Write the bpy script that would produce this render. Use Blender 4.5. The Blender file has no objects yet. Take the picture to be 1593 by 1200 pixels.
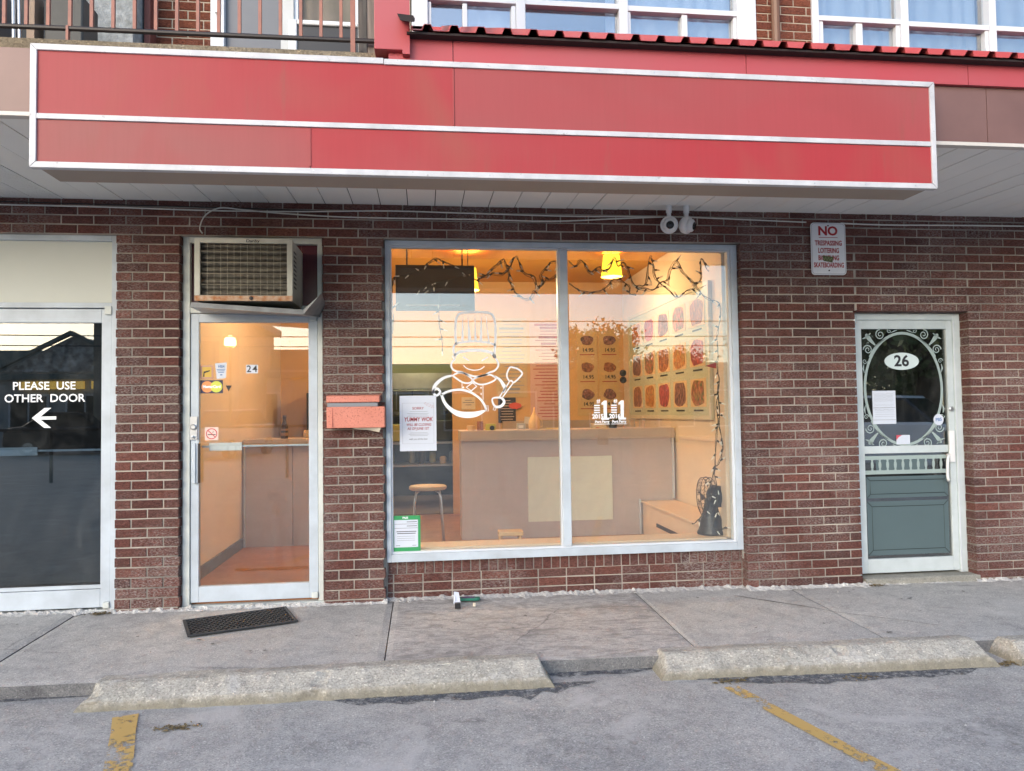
import bpy, bmesh, math, random
from mathutils import Vector, Matrix, noise
rnd = random.Random(7)
C = bpy.context.scene.collection
SC = bpy.context.scene
PI = math.pi
R = math.radians

# ------------------------------------------------------------------ camera, sky, sun, exposure
YAW, PIT, ROL = 0.118487, 0.03592, 0.013597
cam_d = bpy.data.cameras.new('camera'); cam = bpy.data.objects.new('camera', cam_d); C.objects.link(cam)
cam_d.sensor_width = 36.0; cam_d.lens = 36.0 * 1150 / 1593; cam_d.clip_start = 0.05; cam_d.clip_end = 2000
_F = Vector((math.sin(YAW) * math.cos(PIT), math.cos(YAW) * math.cos(PIT), math.sin(PIT)))
_R = Vector((math.cos(YAW), -math.sin(YAW), 0)); _U = _R.cross(_F)
_R2 = _R * math.cos(ROL) - _U * math.sin(ROL); _U2 = _R * math.sin(ROL) + _U * math.cos(ROL)
m = Matrix((_R2, _U2, -_F)).transposed().to_4x4(); m.translation = Vector((2.8362, -5.4624, 1.3586))
cam.matrix_world = m
SC.camera = cam

SUN_EL, SUN_AZ = R(20), R(216)          # veiled sun off to the left, behind the camera
W = bpy.data.worlds.new('World'); SC.world = W; W.use_nodes = True
nt = W.node_tree; bg = nt.nodes['Background']
sky = nt.nodes.new('ShaderNodeTexSky'); sky.sky_type = 'NISHITA'; sky.sun_disc = False
sky.sun_elevation = SUN_EL; sky.sun_rotation = SUN_AZ; sky.dust_density = 1.15; sky.ozone_density = 1.5; sky.air_density = 1.0
nt.links.new(sky.outputs[0], bg.inputs[0]); bg.inputs[1].default_value = 0.15
sun_d = bpy.data.lights.new('sun', 'SUN'); sun_d.energy = 0.5; sun_d.angle = R(50); sun_d.color = (1, .86, .72)
sun = bpy.data.objects.new('sun', sun_d); C.objects.link(sun)
sd = Vector((math.sin(SUN_AZ) * math.cos(SUN_EL), math.cos(SUN_AZ) * math.cos(SUN_EL), math.sin(R(22))))
sun.rotation_euler = sd.to_track_quat('Z', 'Y').to_euler()
SC.view_settings.view_transform = 'Standard'; SC.view_settings.look = 'None'
SC.view_settings.exposure = 1.60; SC.view_settings.gamma = 1.0; SC.view_settings.use_curve_mapping = False
SC.cycles.max_bounces = 10; SC.cycles.transparent_max_bounces = 24; SC.cycles.glossy_bounces = 4
SC.cycles.diffuse_bounces = 5; SC.cycles.sample_clamp_indirect = 6; SC.cycles.caustics_reflective = False; SC.cycles.caustics_refractive = False

# ------------------------------------------------------------------ materials
MATS = {}
def nodes(name):
    mt = bpy.data.materials.new(name); mt.use_nodes = True
    n = mt.node_tree; b = n.nodes['Principled BSDF']
    return mt, n, b
def c4(c): return (c[0], c[1], c[2], 1)
def tex_noise(n, scale, detail=4, rough=.55, coord='Object', stretch=None, dist=0):
    tc = n.nodes.new('ShaderNodeTexCoord'); no = n.nodes.new('ShaderNodeTexNoise')
    no.inputs['Scale'].default_value = scale; no.inputs['Detail'].default_value = detail
    no.inputs['Roughness'].default_value = rough; no.inputs['Distortion'].default_value = dist
    if coord == 'Position':
        g = n.nodes.new('ShaderNodeNewGeometry'); src = g.outputs['Position']
    else: src = tc.outputs[coord]
    if stretch:
        mp = n.nodes.new('ShaderNodeMapping'); mp.inputs['Scale'].default_value = stretch
        n.links.new(src, mp.inputs[0]); src = mp.outputs[0]
    n.links.new(src, no.inputs['Vector'])
    return no
def ramp(n, src, stops):
    r = n.nodes.new('ShaderNodeValToRGB'); e = r.color_ramp.elements
    while len(e) < len(stops): e.new(0.5)
    for k, (p, c) in enumerate(stops):
        e[k].position = p; e[k].color = c4(c) if hasattr(c, '__len__') else (c, c, c, 1)
    n.links.new(src, r.inputs[0]); return r
def mixc(n, fac, a, b, mode='MIX'):
    mx = n.nodes.new('ShaderNodeMix'); mx.data_type = 'RGBA'; mx.blend_type = mode
    for s, v in ((mx.inputs[0], fac), (mx.inputs[6], a), (mx.inputs[7], b)):
        if isinstance(v, (int, float)): s.default_value = v
        elif isinstance(v, tuple): s.default_value = c4(v)
        else: n.links.new(v, s)
    return mx.outputs[2]
def bump(n, b, h, strength=.3, dist=.003, prev=None):
    bp = n.nodes.new('ShaderNodeBump'); bp.inputs['Strength'].default_value = strength; bp.inputs['Distance'].default_value = dist
    n.links.new(h, bp.inputs['Height'])
    if prev: n.links.new(prev, bp.inputs['Normal'])
    if b: n.links.new(bp.outputs[0], b.inputs['Normal'])
    return bp.outputs[0]
def M(name, col, rough=.5, metal=0, col2=None, vs=3, var=.5, bs=0, bst=.2, bd=.002, spec=.5, spots=None, stretch=None, coord='Position', coat=0):
    """painted / plain surface: colour drifting towards col2, optional specks and fine relief"""
    if name in MATS: return MATS[name]
    mt, n, b = nodes(name); MATS[name] = mt
    b.inputs['Roughness'].default_value = rough; b.inputs['Metallic'].default_value = metal
    b.inputs['Specular IOR Level'].default_value = spec; b.inputs['Coat Weight'].default_value = coat
    c = col
    if col2 is None: col2 = tuple(x * .8 for x in col)
    no = tex_noise(n, vs, 5, .6, coord, stretch)
    r = ramp(n, no.outputs[0], [(.35, 0.0), (.7, 1.0)])
    f = n.nodes.new('ShaderNodeMath'); f.operation = 'MULTIPLY'; f.inputs[1].default_value = var
    n.links.new(r.outputs[0], f.inputs[0])
    out = mixc(n, f.outputs[0], c, col2)
    if spots:
        sc, thr, sc_col, amt = spots
        n2 = tex_noise(n, sc, 6, .7, coord)
        r2 = ramp(n, n2.outputs[0], [(thr, 0.0), (min(.99, thr + .06), amt)])
        out = mixc(n, r2.outputs[0], out, sc_col)
    n.links.new(out, b.inputs['Base Color'])
    if bs:
        n3 = tex_noise(n, bs, 4, .6, coord); bump(n, b, n3.outputs[0], bst, bd)
    return mt
def glass_mat(name, f0=.045, tint=(1, 1, 1), wav=.0, dust=.022):
    mt = bpy.data.materials.new(name); mt.use_nodes = True; n = mt.node_tree; MATS[name] = mt
    n.nodes.remove(n.nodes['Principled BSDF']); out = n.nodes['Material Output']
    tr = n.nodes.new('ShaderNodeBsdfTransparent'); tr.inputs[0].default_value = c4(tint)
    gl = n.nodes.new('ShaderNodeBsdfGlossy'); gl.inputs['Roughness'].default_value = 0.0; gl.inputs[0].default_value = (1, 1, 1, 1)
    lw = n.nodes.new('ShaderNodeLayerWeight'); lw.inputs[0].default_value = .5
    p = n.nodes.new('ShaderNodeMath'); p.operation = 'POWER'; p.inputs[1].default_value = 5
    n.links.new(lw.outputs['Facing'], p.inputs[0])
    ma = n.nodes.new('ShaderNodeMath'); ma.operation = 'MULTIPLY_ADD'; ma.inputs[1].default_value = 1 - f0; ma.inputs[2].default_value = f0
    n.links.new(p.outputs[0], ma.inputs[0])
    mx = n.nodes.new('ShaderNodeMixShader'); n.links.new(ma.outputs[0], mx.inputs[0]); n.links.new(tr.outputs[0], mx.inputs[1]); n.links.new(gl.outputs[0], mx.inputs[2])
    if wav:
        no = tex_noise(n, 1.3, 1, .5, 'Position'); h = bump(n, None, no.outputs[0], 1, wav); n.links.new(h, gl.inputs['Normal'])
    # film of dust and wipe marks
    df = n.nodes.new('ShaderNodeBsdfDiffuse'); df.inputs[0].default_value = (.6, .6, .58, 1)
    d1_ = tex_noise(n, 2.3, 6, .7, 'Position', (1.6, 1, .8), dist=1.8); rd = ramp(n, d1_.outputs[0], [(.42, .004), (.60, dust), (.72, dust * 2.2)])
    m3 = n.nodes.new('ShaderNodeMixShader'); n.links.new(rd.outputs[0], m3.inputs[0]); n.links.new(mx.outputs[0], m3.inputs[1]); n.links.new(df.outputs[0], m3.inputs[2])
    n.links.new(m3.outputs[0], out.inputs[0]); return mt

def brick_mat(name, cols, pale=.35):
    mt, n, b = nodes(name); MATS[name] = mt
    g = n.nodes.new('ShaderNodeNewGeometry'); oi = n.nodes.new('ShaderNodeObjectInfo')
    a = n.nodes.new('ShaderNodeMath'); a.operation = 'ADD'; n.links.new(g.outputs['Random Per Island'], a.inputs[0]); n.links.new(oi.outputs['Random'], a.inputs[1])
    fr = n.nodes.new('ShaderNodeMath'); fr.operation = 'FRACT'; n.links.new(a.outputs[0], fr.inputs[0])
    base = ramp(n, fr.outputs[0], [(i / (len(cols) - 1), c) for i, c in enumerate(cols)])
    big = tex_noise(n, 1.1, 3, .5, 'Position')
    v = ramp(n, big.outputs[0], [(.3, .72), (.7, 1.15)])
    col = mixc(n, 1.0, base.outputs[0], v.outputs[0], 'MULTIPLY')
    fine = tex_noise(n, 46, 6, .75, 'Position', (1, 1, 2.2), dist=1.2)
    rf = ramp(n, fine.outputs[0], [(.33, (.42, .38, .38)), (.5, (1, 1, 1)), (.66, (1.65, 1.7, 1.7))])
    col = mixc(n, .9, col, rf.outputs[0], 'MULTIPLY')
    # efflorescence: pale salts in patches
    e1 = tex_noise(n, 1.7, 4, .6, 'Position'); e2 = tex_noise(n, 55, 6, .75, 'Position', (1, 1, 2.5))
    r1 = ramp(n, e1.outputs[0], [(.42, 0.05), (.62, 1.0)]); r2 = ramp(n, e2.outputs[0], [(.46, 0.0), (.60, 1.0)])
    mm = n.nodes.new('ShaderNodeMath'); mm.operation = 'MULTIPLY'; n.links.new(r1.outputs[0], mm.inputs[0]); n.links.new(r2.outputs[0], mm.inputs[1])
    m2 = n.nodes.new('ShaderNodeMath'); m2.operation = 'MULTIPLY'; m2.inputs[1].default_value = pale; n.links.new(mm.outputs[0], m2.inputs[0])
    col = mixc(n, m2.outputs[0], col, (.42, .37, .35))
    n.links.new(col, b.inputs['Base Color'])
    b.inputs['Roughness'].default_value = .85; b.inputs['Specular IOR Level'].default_value = .25
    # rugged drag texture
    h = tex_noise(n, 22, 3, .5, 'Position', (1, 1, 4.5), dist=2.2)
    hh = ramp(n, h.outputs[0], [(.38, 0.0), (.5, 1.0), (.62, .3)])
    p1 = bump(n, None, hh.outputs[0], .9, .005)
    h2 = tex_noise(n, 260, 3, .6, 'Position'); bump(n, b, h2.outputs[0], .5, .0012, p1)
    return mt
def concrete_mat(name, a, bcol, speck=.5, stains=(), agg=180, bd=.002, scale=1.0, cracks=0, swirl=0, foot=None):
    mt, n, b = nodes(name); MATS[name] = mt
    big = tex_noise(n, 1.1 * scale, 6, .62, 'Position'); r = ramp(n, big.outputs[0], [(.32, a), (.68, bcol)])
    col = r.outputs[0]
    mid = tex_noise(n, 9 * scale, 8, .78, 'Position'); rm = ramp(n, mid.outputs[0], [(.3, (.66, .66, .68)), (.5, (1, 1, 1)), (.72, (1.22, 1.21, 1.19))])
    col = mixc(n, .8, col, rm.outputs[0], 'MULTIPLY')
    vo = n.nodes.new('ShaderNodeTexVoronoi'); vo.inputs['Scale'].default_value = agg
    gg = n.nodes.new('ShaderNodeNewGeometry'); n.links.new(gg.outputs['Position'], vo.inputs['Vector'])
    sp = n.nodes.new('ShaderNodeSeparateColor'); n.links.new(vo.outputs['Color'], sp.inputs[0])
    rv = ramp(n, sp.outputs[0], [(0, (.5, .5, .52)), (.5, (1, 1, 1)), (.93, (1.15, 1.15, 1.13)), (1, (1.9, 1.9, 1.85))])
    col = mixc(n, speck, col, rv.outputs[0], 'MULTIPLY')
    for sc, thr, scol, amt in stains:
        no = tex_noise(n, sc, 6, .65, 'Position', dist=.6); rr = ramp(n, no.outputs[0], [(thr, 0.0), (min(1, thr + .09), amt)])
        col = mixc(n, rr.outputs[0], col, scol)
    if swirl:
        sw = tex_noise(n, 3.0, 6, .7, 'Position', (1, 2.6, 1), dist=2.4); rs_ = ramp(n, sw.outputs[0], [(.40, (.80, .79, .78)), (.5, (1.0, 1.0, 1.0)), (.55, (1.25, 1.24, 1.22)), (.62, (.95, .94, .93))])
        col = mixc(n, swirl, col, rs_.outputs[0], 'MULTIPLY')
    if cracks:
        cv = n.nodes.new('ShaderNodeTexVoronoi'); cv.feature = 'DISTANCE_TO_EDGE'; cv.inputs['Scale'].default_value = cracks
        dn = tex_noise(n, 3.5, 6, .7, 'Position'); cw = mixc(n, .12, gg.outputs['Position'], dn.outputs['Color']); n.links.new(cw, cv.inputs['Vector'])
        rc = ramp(n, cv.outputs['Distance'], [(0.0, 1.0), (.002, .8), (.005, 0.0)]); cmk = tex_noise(n, .8, 3, .5, 'Position'); rk_ = ramp(n, cmk.outputs[0], [(.54, 0.0), (.66, .6)])
        cm_ = n.nodes.new('ShaderNodeMath'); cm_.operation = 'MULTIPLY'; n.links.new(rc.outputs[0], cm_.inputs[0]); n.links.new(rk_.outputs[0], cm_.inputs[1])
        col = mixc(n, cm_.outputs[0], col, (.07, .07, .075))
    if foot:
        tc_ = n.nodes.new('ShaderNodeTexCoord'); sx_ = n.nodes.new('ShaderNodeSeparateXYZ'); n.links.new(tc_.outputs['Object'], sx_.inputs[0])
        fn_ = tex_noise(n, 14, 5, .7, 'Position'); fa_ = n.nodes.new('ShaderNodeMath'); fa_.operation = 'MULTIPLY_ADD'; fa_.inputs[1].default_value = .09; n.links.new(fn_.outputs[0], fa_.inputs[0]); n.links.new(sx_.outputs[2], fa_.inputs[2])
        rf_ = ramp(n, fa_.outputs[0], [(.075, .75), (.115, 0.0)]); col = mixc(n, rf_.outputs[0], col, foot)
    n.links.new(col, b.inputs['Base Color']); b.inputs['Roughness'].default_value = .88; b.inputs['Specular IOR Level'].default_value = .3
    f = tex_noise(n, agg * .8, 4, .7, 'Position'); p = bump(n, None, f.outputs[0], .7, bd)
    bump(n, b, mid.outputs[0], .5, bd * 3, p)
    return mt
def emit_mat(name, col, s, base=None):
    mt, n, b = nodes(name); MATS[name] = mt
    b.inputs['Base Color'].default_value = c4(base or col); b.inputs['Emission Color'].default_value = c4(col); b.inputs['Emission Strength'].default_value = s
    return mt

brick = brick_mat('brick_face', [(.145, .056, .047), (.175, .066, .054), (.110, .048, .043), (.205, .082, .065), (.150, .064, .055), (.19, .092, .078), (.125, .060, .054)], .75)
brick_up = brick_mat('brick_upper', [(.20, .062, .035), (.25, .08, .045), (.17, .05, .03), (.22, .07, .04)], .15)
mortar = M('mortar', (.42, .375, .325), .95, col2=(.17, .155, .14), vs=1.6, var=1.0, bs=150, bst=.5)
slab_m = concrete_mat('sidewalk_concrete', (.385, .38, .37), (.475, .465, .445), .6, stains=[(2.3, .58, (.29, .28, .275), .55), (.9, .60, (.54, .54, .53), .4), (13, .66, (.24, .23, .22), .5)], agg=200, bd=.003, cracks=.55)
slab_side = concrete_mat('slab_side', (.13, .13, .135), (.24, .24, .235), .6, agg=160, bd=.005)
slab_w = concrete_mat('weathered_concrete', (.36, .345, .335), (.45, .435, .42), .45, stains=[(3.1, .55, (.28, .265, .25), .6), (6, .60, (.56, .55, .54), .6)], agg=200, bd=.004, swirl=.9, cracks=.9)
asphalt = concrete_mat('asphalt', (.315, .31, .305), (.415, .405, .39), .6, stains=[(1.4, .55, (.48, .465, .455), .7), (2.6, .62, (.22, .22, .23), .5), (5.5, .62, (.50, .47, .44), .5), (.9, .70, (.2, .2, .21), .4)], agg=170, bd=.003, cracks=.45)
tar = concrete_mat('fresh_asphalt', (.085, .09, .105), (.14, .147, .165), 1.0, agg=140, bd=.005)
_n = tar.node_tree; _no = tex_noise(_n, 24, 7, .8, 'Position'); _n.links.new(ramp(_n, _no.outputs[0], [(.40, 0.0), (.56, .9)]).outputs[0], _n.nodes['Principled BSDF'].inputs['Alpha'])
curb_m = concrete_mat('curb_concrete', (.37, .35, .30), (.46, .44, .40), .6, foot=(.20, .18, .13), stains=[(7, .62, (.24, .22, .17), .6), (30, .66, (.12, .11, .1), .8), (3, .6, (.62, .61, .6), .5)], agg=120, bd=.006)
crumble = concrete_mat('crumbled_mortar', (.45, .44, .43), (.62, .62, .61), .5, stains=[(14, .56, (.25, .24, .22), .8)], agg=160, bd=.006, scale=2)
alu = M('aluminium_paint', (.50, .57, .64), .45, col2=(.38, .43, .48), vs=4, var=.9, spots=(38, .66, (.33, .34, .33), .7), bs=120, bst=.08)
alu_d = M('aluminium_dirty', (.58, .62, .60), .5, col2=(.40, .43, .42), vs=5, var=.8, spots=(30, .66, (.25, .25, .22), .6))
white_v = M('white_vinyl_frame', (.60, .64, .69), .4, col2=(.50, .54, .58), vs=2)
trim_w = M('white_trim', (.55, .55, .57), .45, col2=(.40, .40, .42), vs=7, var=.9, spots=(30, .63, (.25, .24, .23), .7))
panel_cream = M('transom_cream', (.58, .60, .55), .6, col2=(.50, .52, .48), vs=1.2, spots=(20, .72, (.3, .3, .28), .5), bs=60, bst=.15)
burgundy = M('burgundy', (.075, .006, .018), .35, col2=(.04, .004, .012), vs=3)
soffit_m = M('soffit_vinyl', (.86, .86, .83), .5, col2=(.78, .78, .75), vs=1.6, spots=(18, .71, (.25, .25, .24), .6))
dark_gap = M('dark_gap', (.012, .012, .012), .9)
def sign_mat(name, a, b_, fade):
    mt, n, b = nodes(name); MATS[name] = mt
    no = tex_noise(n, .55, 3, .5, 'Position', (1, 1, 1.6), dist=.4); r = ramp(n, no.outputs[0], [(.36, a), (.64, b_)])
    n2 = tex_noise(n, 1.25, 2, .45, 'Position', dist=1.0); r2 = ramp(n, n2.outputs[0], [(.50, 0.0), (.66, .7)])
    col = mixc(n, r2.outputs[0], r.outputs[0], fade)
    n3 = tex_noise(n, 60, 4, .6, 'Position', (1, 1, .05)); r3 = ramp(n, n3.outputs[0], [(.3, (.97, .97, .97)), (.7, (1.02, 1.02, 1.02))])
    col = mixc(n, 1, col, r3.outputs[0], 'MULTIPLY')
    n4 = tex_noise(n, 28, 3, .5, 'Position'); r4 = ramp(n, n4.outputs[0], [(.76, 0.0), (.79, .8)])
    col = mixc(n, r4.outputs[0], col, (.12, .03, .03))
    n.links.new(col, b.inputs['Base Color']); b.inputs['Roughness'].default_value = .5; b.inputs['Specular IOR Level'].default_value = .22
    n6 = tex_noise(n, 14, 5, .7, 'Position', (1, 1, .12)); n7 = tex_noise(n, 1.7, 3, .5, 'Position'); q1 = ramp(n, n6.outputs[0], [(.56, 0.0), (.68, .5)]); q2 = ramp(n, n7.outputs[0], [(.48, 0.0), (.62, 1.0)])
    mq = n.nodes.new('ShaderNodeMath'); mq.operation = 'MULTIPLY'; n.links.new(q1.outputs[0], mq.inputs[0]); n.links.new(q2.outputs[0], mq.inputs[1])
    n.links.new(mixc(n, mq.outputs[0], col, (.24, .075, .06)), b.inputs['Base Color'])
    n5 = tex_noise(n, 2.2, 2, .5, 'Position'); bump(n, b, n5.outputs[0], .25, .01)
    return mt
sign_a = sign_mat('sign_red', (.34, .036, .042), (.32, .066, .068), (.30, .070, .056))
sign_b = sign_mat('sign_red_faded', (.33, .058, .062), (.27, .088, .082), (.31, .056, .058))
clad = M('red_cladding', (.41, .055, .065), .45, col2=(.35, .085, .092), vs=.8, var=.8, spots=(26, .77, (.1, .03, .03), .7), bs=3, bst=.1, bd=.01)
roof_red = M('roof_red', (.46, .07, .07), .45)
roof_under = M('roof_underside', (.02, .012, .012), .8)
fascia_m = M('brown_fascia', (.19, .10, .085), .42, col2=(.13, .065, .055), vs=1.5, var=.9, spots=(11, .70, (.42, .36, .28), .7))
rust_rail = M('rusty_pink_rail', (.33, .135, .095), .6, col2=(.22, .10, .08), vs=20, var=.8)
iron = M('dark_iron', (.02, .014, .014), .5)
stucco = M('stucco', (.36, .38, .39), .9, col2=(.16, .17, .16), vs=14, var=.9, bs=60, bst=.8, bd=.01)
slab_edge = concrete_mat('balcony_edge', (.18, .14, .09), (.28, .24, .18), .7, agg=110, bd=.006)
peach = M('peach_wall', (.72, .60, .46), .7, col2=(.66, .54, .40), vs=1)
ceil_m = M('amber_ceiling', (.60, .31, .055), .75, col2=(.54, .26, .04), vs=1.2)
orange_w = M('ochre_back_wall', (.62, .40, .18), .7, col2=(.56, .35, .15), vs=1)
floor_m = M('terracotta_floor', (.38, .16, .06), .38, col2=(.24, .085, .035), vs=5, var=.9, spots=(9, .66, (.42, .2, .1), .4))
base_m = M('baseboard', (.10, .085, .075), .6, col2=(.2, .17, .15), vs=12)
lam = M('counter_laminate', (.52, .45, .42), .5, col2=(.48, .41, .38), vs=.9, bs=200, bst=.05)
lam_top = M('counter_edge', (.55, .46, .39), .45, col2=(.50, .42, .35), vs=2)
greenish = M('counter_insert', (.74, .78, .66), .5, col2=(.68, .72, .6), vs=2)
wood = M('pine', (.60, .40, .21), .5, col2=(.50, .31, .15), vs=8, stretch=(1, 6, 6))
sill_m = M('sill_paint', (.72, .58, .44), .5, col2=(.64, .5, .37), vs=3)
steel = M('steel', (.55, .56, .57), .3, metal=.9, col2=(.42, .43, .44), vs=9)
black_p = M('black_plastic', (.018, .018, .02), .4)
dark_m = M('dark_equipment', (.035, .038, .036), .45, col2=(.07, .075, .07), vs=6)
olive = M('olive_wall', (.34, .33, .17), .7, col2=(.27, .27, .14), vs=2)
paper = M('paper_white', (.58, .63, .72), .6, col2=(.54, .59, .68), vs=3)
paper2 = M('paper_cream', (.68, .62, .5), .6)
ink = M('ink_black', (.02, .02, .025), .6)
ink_r = M('ink_red', (.34, .02, .03), .6)
ink_g = M('ink_grey', (.25, .27, .32), .6)
vinyl_w = M('white_vinyl_decal', (.86, .90, .95), .5)
frost = M('frosted_vinyl', (.085, .125, .135), .5, col2=(.07, .105, .115), vs=1.5)
frost_l = M('frosted_vinyl_light', (.32, .40, .39), .5)
glass = glass_mat('window_glass', .09, (.95, .97, .96))
glass_t = glass_mat('tinted_glass', .07, (.6, .66, .70))
glass_r = glass_mat('dark_glass', .20, (.5, .55, .55))
glass_up = glass_mat('upper_glass', .22, (.8, .85, .9))
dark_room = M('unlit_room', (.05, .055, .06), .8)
grey_blind = M('grey_film', (.05, .058, .064), .45, col2=(.035, .042, .047), vs=2)
cable_w = M('white_cable', (.62, .61, .57), .5)
plastic_w = M('white_plastic', (.75, .76, .77), .35)
ac_m = M('ac_enamel', (.50, .50, .44), .45, col2=(.36, .35, .29), vs=6, var=.8)
rust = M('rust', (.36, .13, .035), .8, col2=(.52, .42, .32), vs=25, var=1)
pinkbox = M('pink_paint', (.64, .24, .18), .6, col2=(.54, .18, .12), vs=4, spots=(120, .56, (.24, .07, .03), .9))
wire_d = M('green_wire', (.035, .03, .016), .6)
foliage = M('foliage', (.055, .09, .025), .6, col2=(.11, .12, .04), vs=1.5, var=1)
bark = M('bark', (.09, .07, .05), .9, bs=20, bst=.8, bd=.02)
yellow = None
def paint_mat(name, col, thr):
    mt, n, b = nodes(name); MATS[name] = mt
    b.inputs['Base Color'].default_value = c4(col); b.inputs['Roughness'].default_value = .7
    no = tex_noise(n, 34, 6, .7, 'Position'); n2 = tex_noise(n, 5, 3, .6, 'Position')
    ad = n.nodes.new('ShaderNodeMath'); ad.operation = 'ADD'; n.links.new(no.outputs[0], ad.inputs[0]); n.links.new(n2.outputs[0], ad.inputs[1])
    h = n.nodes.new('ShaderNodeMath'); h.operation = 'MULTIPLY'; h.inputs[1].default_value = .5; n.links.new(ad.outputs[0], h.inputs[0])
    r = ramp(n, h.outputs[0], [(thr, 0.0), (thr + .05, .92)])
    n.links.new(r.outputs[0], b.inputs['Alpha']); return mt
yellow = paint_mat('worn_yellow_paint', (.54, .36, .12), .445)

# ------------------------------------------------------------------ mesh helpers
class MB:
    def __init__(s): s.v = []; s.f = []
    def add(s, vs, fs):
        o = len(s.v); s.v += [tuple(v) for v in vs]; s.f += [tuple(i + o for i in f) for f in fs]; return s
    def box(s, x0, x1, y0, y1, z0, z1, mat=None):
        vs = [(x, y, z) for z in (z0, z1) for y in (y0, y1) for x in (x0, x1)]
        if mat: vs = [tuple(mat @ Vector(v)) for v in vs]
        return s.add(vs, [(0, 2, 3, 1), (4, 5, 7, 6), (0, 1, 5, 4), (2, 6, 7, 3), (0, 4, 6, 2), (1, 3, 7, 5)])
    def bar(s, a, b, w, h=None):
        a = Vector(a); b = Vector(b); h = h or w; d = (b - a); L = d.length
        q = d.to_track_quat('Z', 'Y').to_matrix().to_4x4(); q.translation = a
        return s.box(-w / 2, w / 2, -h / 2, h / 2, 0, L, q)
    def tube(s, pts, r, n=6, cap=True):
        pts = [Vector(p) for p in pts]; rs = r if isinstance(r, (list, tuple)) else [r] * len(pts)
        o = len(s.v); up = Vector((.13, .27, 1)).normalized()
        for i, p in enumerate(pts):
            t = (pts[min(i + 1, len(pts) - 1)] - pts[max(i - 1, 0)]).normalized()
            u = t.cross(up)
            if u.length < .05: u = t.cross(Vector((1, 0, 0)))
            u.normalize(); w = t.cross(u)
            for k in range(n):
                a = 2 * PI * k / n; s.v.append(tuple(p + (u * math.cos(a) + w * math.sin(a)) * rs[i]))
        for i in range(len(pts) - 1):
            for k in range(n):
                a = o + i * n + k; b = o + i * n + (k + 1) % n; s.f.append((a, b, b + n, a + n))
        if cap:
            s.f.append(tuple(o + k for k in range(n))[::-1]); s.f.append(tuple(o + (len(pts) - 1) * n + k for k in range(n)))
        return s
    def lathe(s, prof, n=20, M_=None):
        """prof: (radius, height) pairs turned about Z"""
        M_ = M_ or Matrix.Identity(4); o = len(s.v)
        for r_, h in prof:
            for k in range(n):
                a = 2 * PI * k / n; s.v.append(tuple(M_ @ Vector((r_ * math.cos(a), r_ * math.sin(a), h))))
        for i in range(len(prof) - 1):
            for k in range(n):
                a = o + i * n + k; b = o + i * n + (k + 1) % n; s.f.append((a, b, b + n, a + n))
        s.f.append(tuple(o + k for k in range(n))[::-1]); s.f.append(tuple(o + (len(prof) - 1) * n + k for k in range(n)))
        return s
    def prism(s, poly, y0, y1, plane='XZ'):
        """outline poly extruded between y0 and y1 (plane XZ), or along x (YZ), or z (XY)"""
        n = len(poly)
        f = {'XZ': lambda a, b, d: (a, d, b), 'YZ': lambda a, b, d: (d, a, b), 'XY': lambda a, b, d: (a, b, d)}[plane]
        vs = [f(a, b, y0) for a, b in poly] + [f(a, b, y1) for a, b in poly]
        fs = [tuple(range(n))[::-1], tuple(range(n, 2 * n))] + [(i, (i + 1) % n, n + (i + 1) % n, n + i) for i in range(n)]
        return s.add(vs, fs)
    def stroke(s, pts, w, y, t=.001, closed=False):
        """flat ribbon of width w (or widths) along pts in the XZ plane"""
        P = [Vector(p) for p in pts]
        if closed: P = P + [P[0]]
        n = len(P); ws = w if isinstance(w, (list, tuple)) else [w] * n
        if len(ws) < n: ws = list(ws) + [ws[-1]] * (n - len(ws))
        L = []; Rr = []
        for i in range(n):
            if closed and i in (0, n - 1): t_ = (P[1] - P[0]).normalized() + (P[-1] - P[-2]).normalized()
            else: t_ = (P[min(i + 1, n - 1)] - P[max(i - 1, 0)])
            t_ = t_.normalized() if t_.length else Vector((1, 0)); nn = Vector((-t_.y, t_.x))
            L.append(P[i] + nn * ws[i] / 2); Rr.append(P[i] - nn * ws[i] / 2)
        o = len(s.v)
        for a, b in zip(L, Rr): s.v += [(a.x, y, a.y), (b.x, y, b.y)]
        for i in range(n - 1): s.f.append((o + 2 * i, o + 2 * i + 1, o + 2 * i + 3, o + 2 * i + 2))
        return s
    def build(s, name, mat, parent=None, loc=None, bevel=0, smooth=False):
        me = bpy.data.meshes.new(name); me.from_pydata(s.v, [], s.f); me.validate(); me.update()
        bm = bmesh.new(); bm.from_mesh(me); bmesh.ops.recalc_face_normals(bm, faces=bm.faces)
        bm.to_mesh(me); bm.free()
        if smooth:
            for p in me.polygons: p.use_smooth = True
        me.materials.append(mat)
        o = bpy.data.objects.new(name, me); C.objects.link(o)
        if loc: o.location = loc
        if parent: o.parent = parent
        if bevel:
            b = o.modifiers.new('bevel', 'BEVEL'); b.width = bevel; b.segments = 2; b.limit_method = 'ANGLE'
        return o
def box(name, mat, parent, *a, bevel=0): return MB().box(*a).build(name, mat, parent, bevel=bevel)
def thing(name, label, cat, loc=(0, 0, 0), rz=0, group=None):
    o = bpy.data.objects.new(name, None); C.objects.link(o); o.location = loc; o.rotation_euler = (0, 0, rz)
    o['label'] = label; o['category'] = cat; o['kind'] = 'thing'; o.empty_display_size = .1
    if group: o['group'] = group
    return o
def tag(o, label, cat, group=None, kind='thing'):
    o['label'] = label; o['category'] = cat; o['kind'] = kind
    if group: o['group'] = group
    return o
def struct(o, label=None):
    o['kind'] = 'structure'
    if label: o['label'] = label
    return o
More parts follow.
